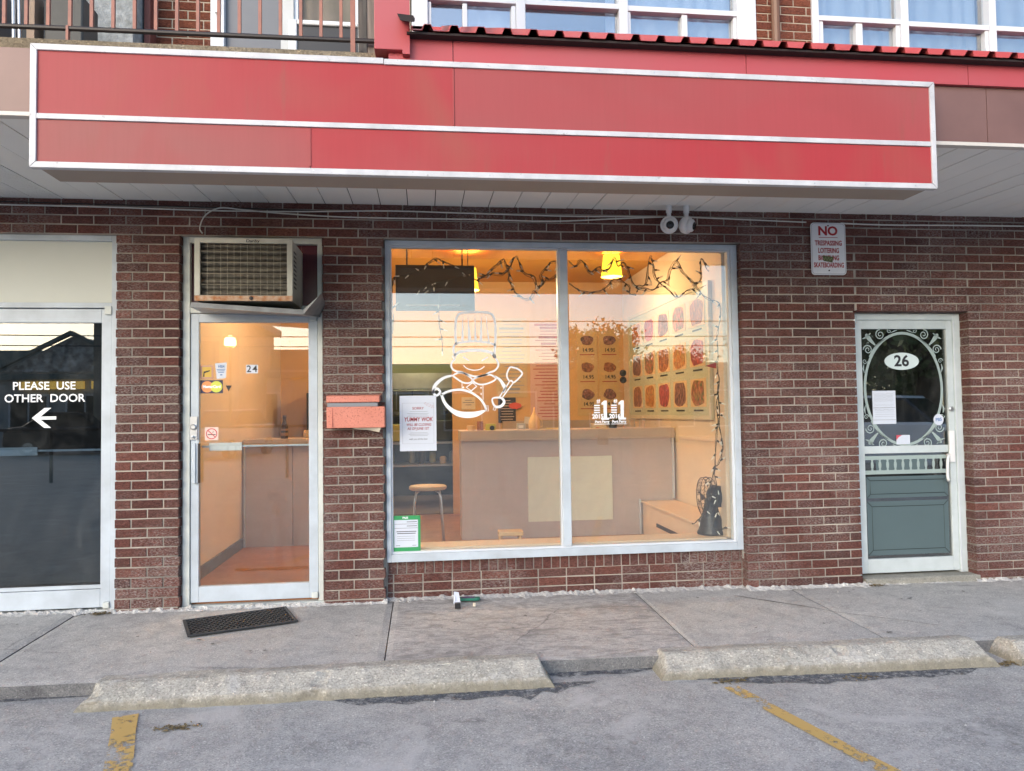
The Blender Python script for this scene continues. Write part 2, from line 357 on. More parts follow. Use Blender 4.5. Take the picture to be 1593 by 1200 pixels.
def text(s, size, x, z, y, mat, parent, name='lettering', align='CENTER', bold=0, sx=1, italic=0, rot=0):
    cu = bpy.data.curves.new('t', 'FONT'); cu.body = s; cu.size = size; cu.align_x = align; cu.align_y = 'CENTER'
    cu.offset = bold; cu.extrude = .0004; cu.shear = italic; cu.resolution_u = 3
    tmp = bpy.data.objects.new('t', cu); me = bpy.data.meshes.new_from_object(tmp)
    bpy.data.objects.remove(tmp); bpy.data.curves.remove(cu)
    cr, sr = math.cos(rot), math.sin(rot)
    for v in me.vertices:
        a, b, c = v.co; a *= sx; a, b = a * cr - b * sr, a * sr + b * cr
        v.co = (x + a, y - c, z + b)
    me.materials.clear(); me.materials.append(mat); me.name = name
    o = bpy.data.objects.new(name, me); C.objects.link(o)
    if parent: o.parent = parent
    return o
def ellipse(cx, cz, a, b, n=36, a0=0, a1=2 * PI):
    return [(cx + a * math.cos(a0 + (a1 - a0) * k / n), cz + b * math.sin(a0 + (a1 - a0) * k / n)) for k in range(n)]
def smooth2(pts, closed=False, k=4):
    """Catmull-Rom through 2D or 3D points"""
    P = [Vector(p) for p in pts]; n = len(P); out = []
    rng = range(n if closed else n - 1)
    for i in rng:
        a = P[(i - 1) % n] if closed or i > 0 else P[0]; b = P[i]; c = P[(i + 1) % n]; d = P[(i + 2) % n] if closed or i < n - 2 else P[-1]
        for j in range(k):
            t = j / k
            out.append(.5 * ((2 * b) + (c - a) * t + (2 * a - 5 * b + 4 * c - d) * t * t + (3 * b - a - 3 * c + d) * t ** 3))
    if not closed: out.append(P[-1])
    return out

# ------------------------------------------------------------------ ground
def gz(x, y):
    """height of the sidewalk: falls to the right and away from the wall"""
    return .012 - .0065 * max(-3, min(9, x)) + .02 * y
def ground_grid(name, x0, x1, y0, y1, nx, ny, f, mat, skirt=.12):
    mb = MB(); 
    for j in range(ny + 1):
        for i in range(nx + 1):
            x = x0 + (x1 - x0) * i / nx; y = y0 + (y1 - y0) * j / ny; mb.v.append((x, y, f(x, y)))
    for j in range(ny):
        for i in range(nx): a = j * (nx + 1) + i; mb.f.append((a, a + 1, a + nx + 2, a + nx + 1))
    if skirt:
        ring = [i for i in range(nx + 1)] + [(j + 1) * (nx + 1) - 1 for j in range(1, ny + 1)] + [ny * (nx + 1) + i for i in range(nx - 1, -1, -1)] + [j * (nx + 1) for j in range(ny - 1, 0, -1)]
        o = len(mb.v)
        for i in ring: v = mb.v[i]; mb.v.append((v[0], v[1], v[2] - skirt))
        for k in range(len(ring)): a = ring[k]; b = ring[(k + 1) % len(ring)]; mb.f.append((a, o + k, o + (k + 1) % len(ring), b))
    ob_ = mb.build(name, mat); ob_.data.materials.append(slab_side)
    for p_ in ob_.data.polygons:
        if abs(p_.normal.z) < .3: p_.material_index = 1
    return ob_
walk = bpy.data.objects.new('sidewalk', None); C.objects.link(walk); struct(walk, 'concrete sidewalk of large slabs along the shopfronts')
SX = [-6.0, -3.6, -1.7, .438, 2.60, 4.41, 5.62, 7.75, 9.8, 12.0]
for i in range(len(SX) - 1):
    x0, x1 = SX[i] + .0035, SX[i + 1] - .0035
    dz = rnd.uniform(-.003, .003)
    def f(x, y, d=dz, a=x0, b=x1):
        e = min(x - a, b - x, y + 1.30, .05); r_ = -.006 * max(0, 1 - e / .02)
        return gz(x, y) + d + r_ + .003 * noise.noise(Vector((x * 3, y * 3, 1)))
    s = ground_grid('slab', x0, x1, -1.30, .12, 50, 36, f, slab_w if i == 4 else slab_m); s.parent = walk
bed = MB().box(-6, 12, -1.24, .2, -.3, -.09).build('joint_dirt', M('joint_dirt', (.20, .19, .17), .95), walk)
# the slab on the right is broken by a weathered crack
crk = MB().stroke(smooth2([(5.10, -.16), (5.32, -.36), (5.5, -.52), (5.62, -.66), (5.9, -.86), (6.1, -1.02)], k=3), [.004, .012, .008, .014, .006, .01, .005], 0)
cm = MB(); cm.v = [(a, c, gz(a, c) + .0035) for a, b, c in crk.v]; cm.f = crk.f
cm.build('crack', M('crack_dirt', (.09, .085, .08), .95), walk)
AS = -.092
def fa(x, y):
    return AS - .0065 * max(-3, min(9, x)) * 1.0 + .02 * max(y + 1.3, -1) * .5 + .008 * noise.noise(Vector((x * .8, y * .8, 3))) * max(0, 1 - abs(y + 3) / 10)
lot = ground_grid('parking_lot', -8, 14, -9, -1.26, 110, 60, fa, asphalt, 0); struct(lot, 'worn grey asphalt of the parking lot')
far = MB().add([(-400, -400, -.16), (400, -400, -.16), (400, 300, -.16), (-400, 300, -.16)], [(0, 1, 2, 3)]).build('ground', asphalt); struct(far, 'asphalt ground running to the street')
# darker asphalt fillets where the lot was patched against the sidewalk and round the wheel stops
tz = lambda x, y: fa(x, y) + .004
def patch(poly, name='asphalt_patch', mat=tar, parent=lot):
    bm = bmesh.new(); vs = [bm.verts.new((a, b, tz(a, b))) for a, b in poly]; bm.faces.new(vs)
    bmesh.ops.triangulate(bm, faces=bm.faces[:]); me = bpy.data.meshes.new(name); bm.to_mesh(me); bm.free(); me.materials.append(mat)
    o = bpy.data.objects.new(name, me); C.objects.link(o); o.parent = parent; return o
def ragged(x0, x1, ya, yb, n=24, amp=.035):
    top = [(x0 + (x1 - x0) * i / n, ya) for i in range(n + 1)]
    bot = [(x1 - (x1 - x0) * i / n, ya + (yb - ya) * min(1, math.sin(PI * max(.02, min(.98, i / n))) * 1.6) * (1 + .5 * noise.noise(Vector((i * .9, x0, 5)))) + amp * .3 * noise.noise(Vector((i * 2.3, x0, 9)))) for i in range(n + 1)]
    return top + bot
patch(ragged(-3, 1.13, -1.30, -1.37)); patch(ragged(3.46, 4.14, -1.30, -1.36, 10)); patch(ragged(2.2, 3.75, -1.45, -1.62, 20, .05)); patch(ragged(4.3, 6.1, -1.5, -1.64, 24, .04))
oil = M('oil_stain', (.07, .07, .075), .6)
_n = oil.node_tree; _no = tex_noise(_n, 20, 6, .75, 'Position'); _n.links.new(ramp(_n, _no.outputs[0], [(.48, 0.0), (.70, .28)]).outputs[0], _n.nodes['Principled BSDF'].inputs['Alpha'])
for cx, cy, a_, b_, s_ in ((3.55, -2.25, .30, .16, 1), (3.05, -2.6, .16, .10, 2), (5.4, -2.3, .34, .15, 3), (2.35, -2.05, .22, .07, 4), (4.3, -2.9, .25, .14, 5), (3.3, -1.85, .35, .08, 6)):
    patch([(cx + a_ * math.cos(t) * (1 + .3 * noise.noise(Vector((math.cos(t) * 1.5, math.sin(t) * 1.5, s_)))), cy + b_ * math.sin(t) * (1 + .3 * noise.noise(Vector((math.cos(t), math.sin(t), s_ + 9))))) for t in [q_ * PI / 14 for q_ in range(28)]], 'oil_stain', oil)
gum = MB()
for k in range(46):
    x_ = rnd.uniform(-.3, 7.2); y_ = rnd.uniform(-1.2, -.12); q_ = rnd.uniform(.006, .016); z_ = gz(x_, y_) + .0045; n0 = len(gum.v)
    gum.v += [(x_ + q_ * math.cos(t * PI / 4) * rnd.uniform(.7, 1.1), y_ + q_ * math.sin(t * PI / 4) * rnd.uniform(.7, 1.1), z_) for t in range(8)]; gum.f.append(tuple(range(n0, n0 + 8)))
o = gum.build('gum_spots', M('gum', (.17, .165, .16), .8), walk); o['kind'] = 'stuff'
# yellow bay lines
def bayline(a, b, w):
    a = Vector(a); b = Vector(b); d = (b - a).normalized(); nn = Vector((-d.y, d.x)) * w / 2; n = 16; mb = MB()
    for i in range(n + 1):
        p = a.lerp(b, i / n); j = 1 + .12 * noise.noise(Vector((i * .9, a.x, 2)))
        for q in (p + nn * j, p - nn * j): mb.v.append((q.x, q.y, fa(q.x, q.y) + .006))
    for i in range(n): mb.f.append((2 * i, 2 * i + 1, 2 * i + 3, 2 * i + 2))
    o = mb.build('bay_line', yellow); struct(o); return o
struct(bayline((1.375, -1.60), (2.35, -4.6), .11), 'worn yellow parking line left of the camera'); struct(bayline((4.44, -1.635), (5.3, -4.7), .085), 'worn yellow parking line running to the lower right')

# wheel stops
def wheel_stop(x0, x1, yf, lab, seed, rz=0, h=.115, grp='concrete wheel stops at the edge of the lot'):
    prof = [(0, 0), (.012, .058), (.028, .070), (.125, h), (.155, h + .004), (.25, h - .005), (.27, h - .03), (.285, 0)]
    n = 60; mb = MB(); m_ = len(prof)
    dense = []
    for a, b in zip(prof, prof[1:]):
        for k in range(4): dense.append((a[0] + (b[0] - a[0]) * k / 4, a[1] + (b[1] - a[1]) * k / 4))
    dense.append(prof[-1]); m_ = len(dense); L = x1 - x0; n = int(L / .022)
    for i in range(n + 1):
        t = i / n; x = t * L; e = min(x, L - x); sh = max(0, 1 - e / .07)
        for (py, pz) in dense:
            y = py; z = pz * (1 - .35 * sh * sh)
            xx = x + (.05 * (pz / h) * (1 if t < .5 else -1) * sh)
            v = Vector((xx * 9, y * 9, z * 9 + seed)); d = noise.fractal(v, 1, 2, 4) * .006; d2 = noise.noise(v * .35) * .006
            chip = -max(0, noise.noise(v * .5 + Vector((7, 3, 1))) - .38) * .12 * (1 if .04 < py < .13 or pz < .06 else 0)
            mb.v.append((xx, y - d + (-chip * .7), z + d + d2 + chip))
    for i in range(n):
        for k in range(m_ - 1): a = i * m_ + k; mb.f.append((a, a + 1, a + 1 + m_, a + m_))
    mb.f.append(tuple(range(m_))); mb.f.append(tuple(n * m_ + k for k in range(m_))[::-1])
    o = mb.build('wheel_stop', curb_m, smooth=False); o.location = (x0, yf, fa((x0 + x1) / 2, yf) - .004); o.rotation_euler = (0, 0, rz)
    tag(o, lab, 'wheel stop', grp)
    return o
wheel_stop(1.085, 3.52, -1.525, 'long weathered concrete wheel stop below door 24 and the shop window', 1.0, .004)
wheel_stop(4.10, 6.09, -1.50, 'chipped concrete wheel stop right of the gap, below the blank brick wall', 5.0, -.022)
wheel_stop(6.2, 8.4, -1.56, 'wheel stop at the right edge of the photo, only its end in view', 9.0, -.01)

# mat
mt_ = thing('door_mat', 'black rubber honeycomb door mat lying askew in front of door 24', 'doormat', (1.612, -.335, gz(1.6, -.33) + .002), R(21))
rub = M('black_rubber', (.02, .022, .026), .55, col2=(.05, .055, .06), vs=8)
mb = MB()
for a in ((-.335, .335, -.205, -.185), (-.335, .335, .185, .205), (-.335, -.315, -.185, .185), (.315, .335, -.185, .185)): mb.box(a[0], a[1], a[2], a[3], 0, .011)
mb.build('rim', rub, mt_, bevel=.003)
MB().box(-.315, .315, -.185, .185, 0, .003).build('base', M('mat_base', (.006, .007, .008), .8), mt_)
mb = MB()
for i in range(-12, 13):
    for k in (-1, 1):
        x = i * .034
        a = Vector((x - k * .0925 * 1, -.185, .006)); b = Vector((x + k * .0925, .185, .006))
        # clip to the rim
        def cl(p, q):
            p = p.copy(); q = q.copy()
            for u, w in ((p, q), (q, p)):
                for s_ in (-.315, .315):
                    if (s_ > 0 and u.x > s_) or (s_ < 0 and u.x < s_):
                        if (s_ > 0 and w.x > s_) or (s_ < 0 and w.x < s_): return None
                        t = (s_ - u.x) / (w.x - u.x); u.x, u.y = s_, u.y + (w.y - u.y) * t
            return p, q
        r_ = cl(a, b)
        if r_: mb.bar(r_[0], r_[1], .005, .006)
o = mb.build('lattice', rub, mt_); o['kind'] = 'stuff'

# ------------------------------------------------------------------ ground-floor brick wall
B, CH = .2152, .0667
ZT = 2.65
BW, BH, BD = B - .0105, CH - .0105, .10
def brick_mesh(seed, w=BW, h=BH, d=BD):
    r_ = random.Random(seed); c = .003; j = lambda s=.0012: r_.uniform(-s, s)
    v = []
    for (x, z) in ((0, 0), (w, 0), (w, h), (0, h)): v.append((x + j(), d, z + j()))
    for (x, z) in ((0, 0), (w, 0), (w, h), (0, h)): v.append((x + j(), c, z + j()))
    for (x, z) in ((c, c), (w / 2, c * .7), (w - c, c), (w - c, h - c), (w / 2, h - c * .7), (c, h - c)): v.append((x + j(), j(.001), z + j()))
    f = [(0, 1, 5, 4), (1, 2, 6, 5), (2, 3, 7, 6), (3, 0, 4, 7), (0, 3, 2, 1), (4, 5, 10, 9, 8), (5, 6, 11, 10), (6, 7, 13, 12, 11), (7, 4, 8, 13), (8, 9, 12, 13), (9, 10, 11, 12)]
    return v, f
VAR = [brick_mesh(s) for s in range(10)]
def mesh_from(name, vf, mat):
    mb = MB(); mb.v, mb.f = list(vf[0]), list(vf[1]); o = mb.build(name, mat); me = o.data; bpy.data.objects.remove(o); return me
MESH = [mesh_from('brick', v, brick) for v in VAR]; MESH_UP = [mesh_from('brick', v, brick_up) for v in VAR]
def course(x0, x1, phase):
    """brick spans between x0 and x1 with head joints at phase + k*B"""
    k = math.floor((x0 - phase) / B + 1e-6); out = []
    while phase + k * B < x1:
        a = max(x0, phase + k * B + .00525); b = min(x1, phase + (k + 1) * B - .00525)
        if b - a > .012: out.append((a, b))
        k += 1
    return out
PIECES = []     # (x, width, zbottom, y, height)
def lay(x0, x1, rows, even, odd, y=0, zf=None):
    for r_ in rows:
        zt = (zf(r_) if zf else ZT - r_ * CH) - .00525; zb = (zf(r_ + 1) if zf else ZT - (r_ + 1) * CH) + .00525
        for a, b in course(x0, x1, even if r_ % 2 == 0 else odd): PIECES.append((a, b - a, zb, y, zt - zb))
def zpier(j): return ZT - j * CH if j <= 34 else ZT - 34 * CH - (j - 34) * .0712
H = B / 2
lay(-1.5, 8.3, range(-4, 0), H, 0)                               # lintel courses, through
lay(-1.5, -.33, range(0, 40), 0 + H, 0)
lay(.690, 1.122, range(0, 40), .690 + H, .690, zf=zpier)         # pier between the two left doors
lay(2.108, 2.548, range(0, 40), 2.108 + H, 2.108, zf=zpier)      # pier by the letter box
lay(5.285, 6.225, range(0, 41), H, 0)
lay(6.225, 7.195, range(0, 8), H, 0)
lay(7.195, 8.3, range(0, 8), H, 0); lay(7.195, 8.3, range(8, 41), 7.195 + H, 7.195)
AP = []
for r_, zt in enumerate((.1735, .1068, .0401)): 
    for a, b in course(2.56, 5.275, 2.60 + (0, 0, 0)[r_] * B): AP.append((a, b - a, zt - .0567, .085, .0567))
k = 0
x = 2.565
while x < 5.27: AP.append((x, .0585, .180, .083, .088)); x += .0676
PIECES += AP
wall = thing('shopfront_wall', 'dark red brick ground-floor wall with pale mortar round the shop doors and window', 'wall')
full = sorted(range(len(PIECES)), key=lambda i: (-(PIECES[i][1] > .2 and PIECES[i][3] == 0), abs(PIECES[i][0] - 2.6) * 1.0 + abs(PIECES[i][2] - 1.2) * .4))
keep = set(full[:300]); mb = MB()
for i, (x, w, z, y, h) in enumerate(PIECES):
    yo = rnd.uniform(-.0012, .0012); rr = rnd.uniform(-.004, .004); dz = rnd.uniform(-.0007, .0007)
    if i in keep:
        o = bpy.data.objects.new('brick', rnd.choice(MESH)); C.objects.link(o); o.parent = wall
        o.location = (x, y + yo, z + dz); o.scale = (w / BW, 1, h / BH); o.rotation_euler = (0, rr, 0)
    else:
        v, f = rnd.choice(VAR); cr, sr = math.cos(rr), math.sin(rr)
        mb.add([((a * w / BW) * cr + c_ * h / BH * sr + x, y + b_ + yo, -(a * w / BW) * sr + c_ * h / BH * cr + z + dz) for a, b_, c_ in v], f)
o = mb.build('brickwork', brick, wall); o['kind'] = 'stuff'
mm = MB(); MY0, MY1 = .006, .24
for a in ((-6, -1.5), ): mm.box(a[0], a[1], MY0, MY1, -.2, 2.95)
mm.box(-1.5, -.33, MY0, MY1, -.2, 2.65); mm.box(-1.5, 12, MY0, MY1, 2.65, 2.959)
mm.box(.703, 1.110, MY0, MY1, -.2, 2.65); mm.box(2.121, 2.536, MY0, MY1, -.2, 2.65)
mm.box(5.298, 6.212, MY0, MY1, -.2, 2.65); mm.box(6.212, 7.208, MY0, MY1, 2.128, 2.65); mm.box(7.208, 12, MY0, MY1, -.2, 2.65)
mm.box(2.536, 5.298, .091, MY1, -.2, .272)
mm.build('mortar_bed', mortar, wall)
ck = MB()
for a, b, z0, z1 in ((.686, .704, -.1, 2.655), (1.109, 1.128, -.1, 2.655), (2.104, 2.122, -.1, 2.655), (2.535, 2.556, .2, 2.655), (5.280, 5.299, .2, 2.655), (6.211, 6.232, -.1, 2.13), (7.190, 7.209, -.1, 2.13)): ck.box(a, b, .098 if a > 6 else .06, .235, z0, z1)
for a, b, z in ((-.32, .686, 2.652), (1.128, 2.104, 2.652), (2.556, 5.28, 2.645), (6.232, 7.19, 2.112)): ck.box(a, b, .098 if a > 6 else .06, .235, z, z + .02)
ck.build('caulking', M('old_caulk', (.20, .19, .17), .9, col2=(.42, .41, .38), vs=9, var=1), wall)
# crumbled mortar along the foot of the wall
def foot(x0, x1, yb, seed, hh=.035, dd=.045):
    mb = MB(); n = int((x1 - x0) / .018)
    for i in range(n + 1):
        x = x0 + (x1 - x0) * i / n; v = Vector((x * 7, seed, 0)); a = .5 + 1.1 * abs(noise.fractal(v * 1.7, 1, 2, 4)); c_ = .35 + .75 * abs(noise.fractal(v * 2.1 + Vector((3, 3, 3)), 1, 2, 5))
        g0 = gz(x, yb)
        for t in range(6):
            u = t / 5; y = yb + .012 - (dd * a + .012) * u; z = g0 + hh * c_ * (1 - u) ** 1.5 - .001 * u
            q = noise.noise(Vector((x * 60, y * 60, seed))) * .011; mb.v.append((x, y, z + q * (1 - u * .6)))
    for i in range(n):
        for k in range(5): a = i * 6 + k; mb.f.append((a, a + 1, a + 7, a + 6))
    o = mb.build('mortar_crumbs', crumble, wall); o['kind'] = 'stuff'
foot(-1.5, .69, .05, 1, .03, .07); foot(.69, 2.12, .0, 2); foot(2.1, 2.56, 0, 3); foot(2.55, 5.28, .085, 4, .03, .10); foot(5.27, 6.3, 0, 5, .045, .07); foot(6.28, 7.2, .02, 6, .028, .06); foot(7.18, 9, 0, 7, .04, .05)

# ------------------------------------------------------------------ doors
def frame4(name, mat, parent, x0, x1, z0, z1, y0, y1, wl, wr, wt, wb, bevel=.003):
    mb = MB(); mb.box(x0, x0 + wl, y0, y1, z0, z1); mb.box(x1 - wr, x1, y0, y1, z0, z1)
    if wt: mb.box(x0 + wl, x1 - wr, y0, y1, z1 - wt, z1)
    if wb: mb.box(x0 + wl, x1 - wr, y0, y1, z0, z0 + wb)
    return mb.build(name, mat, parent, bevel=bevel)
# --- left door
d1 = thing('glass_door', 'dark glass door lettered please use other door at the left edge', 'door')
frame4('frame', alu, d1, -.32, .686, 0.02, 2.652, .045, .20, .045, .042, .04, 0)
box('transom_bar', alu, d1, -.275, .644, .05, .19, 2.135, 2.172, bevel=.003)
box('transom_panel', panel_cream, d1, -.275, .644, .075, .095, 2.172, 2.612)
frame4('door_leaf', alu, d1, -.268, .640, .035, 2.128, .058, .10, .075, .066, .098, .125)
box('glass_pane', glass_t, d1, -.193, .574, .078, .084, .16, 2.03)
b_ = MB().box(-.193, .574, .088, .094, .205, 1.10).build('grey_film', grey_blind, d1)
box('bottom_bead', alu, d1, -.193, .574, .068, .078, .165, .19)
bar = box('push_bar', alu, d1, -.19, .574, .105, .12, 1.124, 1.139, bevel=.003); box('push_plate', alu, d1, -.12, .135, .098, .104, 1.092, 1.158, bevel=.002)
box('pivot', alu_d, d1, .60, .648, .035, .06, 2.085, 2.145, bevel=.004); box('pivot', alu_d, d1, .60, .645, .03, .06, .03, .075, bevel=.008)
for s_, x_, z_ in (('PLEASE  USE', .187, 1.585), ('OTHER  DOOR', .192, 1.498)):
    text(s_, .078, x_, z_, .0765, vinyl_w, d1, bold=.0012, sx=1.0)
MB().prism([(.108, 1.362), (.19, 1.432), (.235, 1.432), (.165, 1.372), (.268, 1.372), (.268, 1.350), (.165, 1.350), (.235, 1.292), (.19, 1.292)], .0762, .0772).build('arrow', vinyl_w, d1)
# --- door 24
d2 = thing('glass_door', 'aluminium glass door numbered 24 with the warm shop interior behind', 'door')
frame4('frame', alu_d, d2, 1.128, 2.104, .02, 2.652, .045, .20, .048, .036, .045, 0)
box('transom_bar', alu_d, d2, 1.176, 2.068, .05, .19, 2.10, 2.155, bevel=.003)
box('transom_panel', burgundy, d2, 1.176, 1.33, .09, .105, 2.155, 2.607); box('transom_panel', burgundy, d2, 1.331, 1.949, .09, .105, 2.549, 2.607); box('transom_panel', burgundy, d2, 1.95, 2.068, .09, .105, 2.155, 2.607)
frame4('door_leaf', alu, d2, 1.18, 2.065, .04, 2.095, .055, .10, .055, .064, .062, .11)
box('glass_pane', glass, d2, 1.235, 2.001, .078, .084, .15, 2.033)
box('push_bar', alu, d2, 1.235, 2.001, .115, .128, 1.132, 1.146, bevel=.003); box('push_plate', plastic_w, d2, 1.292, 1.52, .105, .113, 1.108, 1.166, bevel=.003)
lk = box('lock_plate', steel, d2, 1.168, 1.228, .047, .054, 1.190, 1.358, bevel=.003)
MB().lathe([(.021, 0), (.021, .012), (.014, .016), (0.001, .016)], 18, Matrix.Translation((1.202, .047, 1.283)) @ Matrix.Rotation(PI / 2, 4, 'X')).build('lock_cylinder', steel, lk)
MB().lathe([(.009, 0), (.009, .02), (.004, .022)], 10, Matrix.Translation((1.198, .047, 1.213)) @ Matrix.Rotation(PI / 2, 4, 'X')).build('knob', steel, lk)
mbh = MB().box(1.198, 1.222, .02, .055, .885, 1.165); mbh.box(1.222, 1.236, .03, .045, .885, 1.165); mbh.build('pull_handle', alu, d2, bevel=.003)
box('handle_slot', iron, d2, 1.2365, 1.248, .028, .05, .885, 1.165)
box('pivot', alu_d, d2, 2.012, 2.062, .03, .055, 2.04, 2.105, bevel=.006); box('pivot', alu_d, d2, 2.02, 2.066, .028, .055, .04, .085, bevel=.008)
nb = box('number_plate', paper, d2, 1.557, 1.640, .0755, .0770, 1.665, 1.727)
text('2', .068, 1.577, 1.695, .0750, ink, nb, bold=.001); text('4', .068, 1.619, 1.695, .0750, ink, nb, bold=.001)
# stickers on door 24
def sticker(lab, x0, x1, z0, z1, mat, y=.0755): return tag(box('sticker', mat, None, x0, x1, y, y + .0015, z0, z1), lab, 'sticker', 'stickers on the door glass')
navy = M('navy', (.02, .02, .07), .5); org = M('card_orange', (.75, .28, .09), .5); yel = M('card_yellow', (.62, .66, .08), .5); blue = M('card_blue', (.10, .20, .42), .5); gold = M('gold', (.62, .40, .05), .5)
s1 = sticker('yellow sticker with a dark mark in a pale frame, topmost left on door 24', 1.239, 1.328, 1.628, 1.724, M('sticker_rim', (.5, .28, .2), .5))
box('patch', gold, s1, 1.252, 1.316, .0748, .0754, 1.640, 1.712); MB().prism([(1.258, 1.642), (1.268, 1.642), (1.268, 1.668), (1.305, 1.682), (1.306, 1.690), (1.262, 1.680)], .0743, .0747).build('mark', ink, s1)
s2 = tag(MB().prism([(1.340, 1.738), (1.422, 1.745), (1.416, 1.632), (1.352, 1.626)], .0755, .077).build('sticker', paper), 'white and blue payment sticker beside the yellow one on door 24', 'sticker', 'stickers on the door glass')
text('VISA', .024, 1.382, 1.715, .0750, blue, s2, bold=.001, italic=.3)
MB().stroke([(1.352, 1.694), (1.412, 1.696)], .005, .0748).stroke([(1.356, 1.684), (1.408, 1.685)], .005, .0748).stroke([(1.362, 1.673), (1.404, 1.674)], .005, .0748).stroke([(1.376, 1.655), (1.392, 1.656)], .008, .0748).build('print', blue, s2)
s3 = sticker('navy card sticker with overlapping orange and yellow discs on door 24', 1.239, 1.395, 1.523, 1.617, navy)
MB().prism(ellipse(1.287, 1.570, .041, .041), .0748, .0754).build('disc', org, s3); MB().prism(ellipse(1.350, 1.570, .041, .041), .0742, .0753).build('disc', yel, s3)
text('MasterCard', .027, 1.318, 1.570, .0736, vinyl_w, s3, bold=.0012, sx=.95)
s4 = tag(MB().prism([(1.415, 1.578), (1.456, 1.578), (1.4355, 1.535)], .0755, .077).build('sticker', ink), 'tiny black triangular sticker right of the disc sticker on door 24', 'sticker', 'stickers on the door glass')
s5 = sticker('square no smoking sticker low on door 24 beside the lock', 1.271, 1.364, 1.186, 1.279, M('nosmoke', (.72, .55, .5), .5))
MB().stroke(ellipse(1.3175, 1.232, .036, .036, 28), .006, .0748, closed=True).stroke([(1.292, 1.257), (1.343, 1.207)], .006, .0748).build('red_ring', M('ring_red', (.5, .03, .04), .5), s5)
MB().stroke([(1.290, 1.226), (1.345, 1.226)], .006, .0750).stroke([(1.322, 1.236), (1.33, 1.246), (1.326, 1.254)], .003, .0750).build('cigarette', ink, s5)

# --- air conditioner in the transom of door 24
ac = thing('air_conditioner', 'rusty old window air conditioner stuck out above door 24', 'air conditioner')
X0, X1, Z0, Z1, YF = 1.325, 1.957, 2.130, 2.548, -.35
sh = MB(); sh.box(X0, X0 + .012, YF + .012, .3, Z0, Z1); sh.box(X1 - .012, X1, YF + .012, .3, Z0, Z1); sh.box(X0 + .012, X1 - .012, YF + .012, .3, Z1 - .012, Z1); sh.box(X0 + .012, X1 - .012, YF + .012, .3, Z0, Z0 + .012)
sh.build('cabinet', ac_m, ac, bevel=.002)
frame4('face_frame', ac_m, ac, X0 - .002, X1 + .002, Z0 + .034, Z1, YF - .004, YF + .012, .036, .036, .03, .002)
box('bottom_rail', rust, ac, X0 - .002, X1 + .002, YF - .004, YF + .012, Z0 - .002, Z0 + .0335, bevel=.002)
MB().lathe([(.013, 0), (.013, .006), (.006, .008)], 12, Matrix.Translation((1.69, YF - .004, Z0 + .016)) @ Matrix.Rotation(PI / 2, 4, 'X')).build('drain_hole', iron, ac)
coil = M('coil_fins', (.17, .155, .12), .6, col2=(.07, .06, .05), vs=30, var=1, metal=.3)
mb = MB()
for k in range(9):
    z = Z0 + .045 + k * .040; mb.tube([(X0 + .035, YF + .05, z + .012), (X1 - .035, YF + .05, z + .012)], .017, 8)
mb.box(X0 + .02, X1 - .02, YF + .06, YF + .07, Z0 + .02, Z1 - .02); mb.build('condenser_coil', coil, ac)
mb = MB()
for k in range(1, 13): x = X0 + .036 + k * (X1 - X0 - .072) / 13; mb.tube([(x, YF + .004, Z0 + .03), (x, YF + .004, Z1 - .03)], .0018, 5)
for k in range(1, 5): z = Z0 + .034 + k * .0745; mb.tube([(X0 + .015, YF + .001, z), (X1 - .015, YF + .001, z)], .0024, 5)
mb.build('wire_guard', M('guard_wire', (.28, .25, .19), .5), ac)
mb = MB()
for k in range(9): mb.box(X1, X1 + .0015, YF + .06, YF + .16, Z0 + .10 + k * .03, Z0 + .112 + k * .03)
mb.build('side_vent', iron, ac)
text('Danby', .028, 1.70, Z1 - .015, YF - .0048, ink, ac, bold=.0006, sx=1.2)
# bent flashing under it
fl = MB()
fl.add([(1.30, YF + .0, 2.118), (2.03, YF + .0, 2.070), (2.09, .05, 2.09), (1.26, .05, 2.12), (1.30, YF - .012, 2.085), (2.03, YF - .012, 2.036), (2.09, .05, 2.07), (1.26, .05, 2.10)], [(0, 1, 2, 3), (0, 4, 5, 1), (4, 7, 6, 5), (1, 5, 6, 2), (0, 3, 7, 4)])
fl.add([(2.03, YF, 2.070), (2.03, YF - .012, 2.034), (2.135, YF - .02, 2.160), (2.15, YF + .02, 2.188), (2.13, .02, 2.155), (2.09, .05, 2.09)], [(0, 1, 2, 3), (0, 3, 4, 5), (1, 2, 4, 5)])
tag(fl.build('metal_flashing', M('galvanised', (.42, .44, .45), .38, metal=.6, col2=(.28, .29, .30), vs=12, var=1)), 'bent galvanised flashing tucked under the rusty air conditioner', 'flashing')

# --- letter box
mbx = thing('letter_box', 'pink painted rusty letter box on the brick beside door 24', 'letter box')
MB().prism([(0, 1.500), (-.118, 1.492), (-.126, 1.486), (-.126, 1.446), (-.120, 1.442), (0, 1.452)], 2.150, 2.520, 'YZ').build('lid', pinkbox, mbx, bevel=.004)
box('slot_plate', M('slot_grey', (.22, .24, .27), .5), mbx, 2.155, 2.505, -.112, 0, 1.410, 1.440)
MB().prism([(0, 1.408), (-.135, 1.412), (-.14, 1.402), (-.132, 1.262), (0, 1.262)], 2.152, 2.556, 'YZ').build('body', pinkbox, mbx, bevel=.004)
box('end_seam', M('pink_dark', (.35, .09, .07), .6), mbx, 2.192, 2.1945, -.1405, -.12, 1.27, 1.405)
MB().add([(2.33, -.13, 1.261), (2.53, -.13, 1.261), (2.515, -.10, 1.228), (2.46, -.10, 1.240), (2.42, -.11, 1.248), (2.36, -.11, 1.252)], [(0, 5, 4, 3, 2, 1)]).build('torn_paper', paper2, mbx)

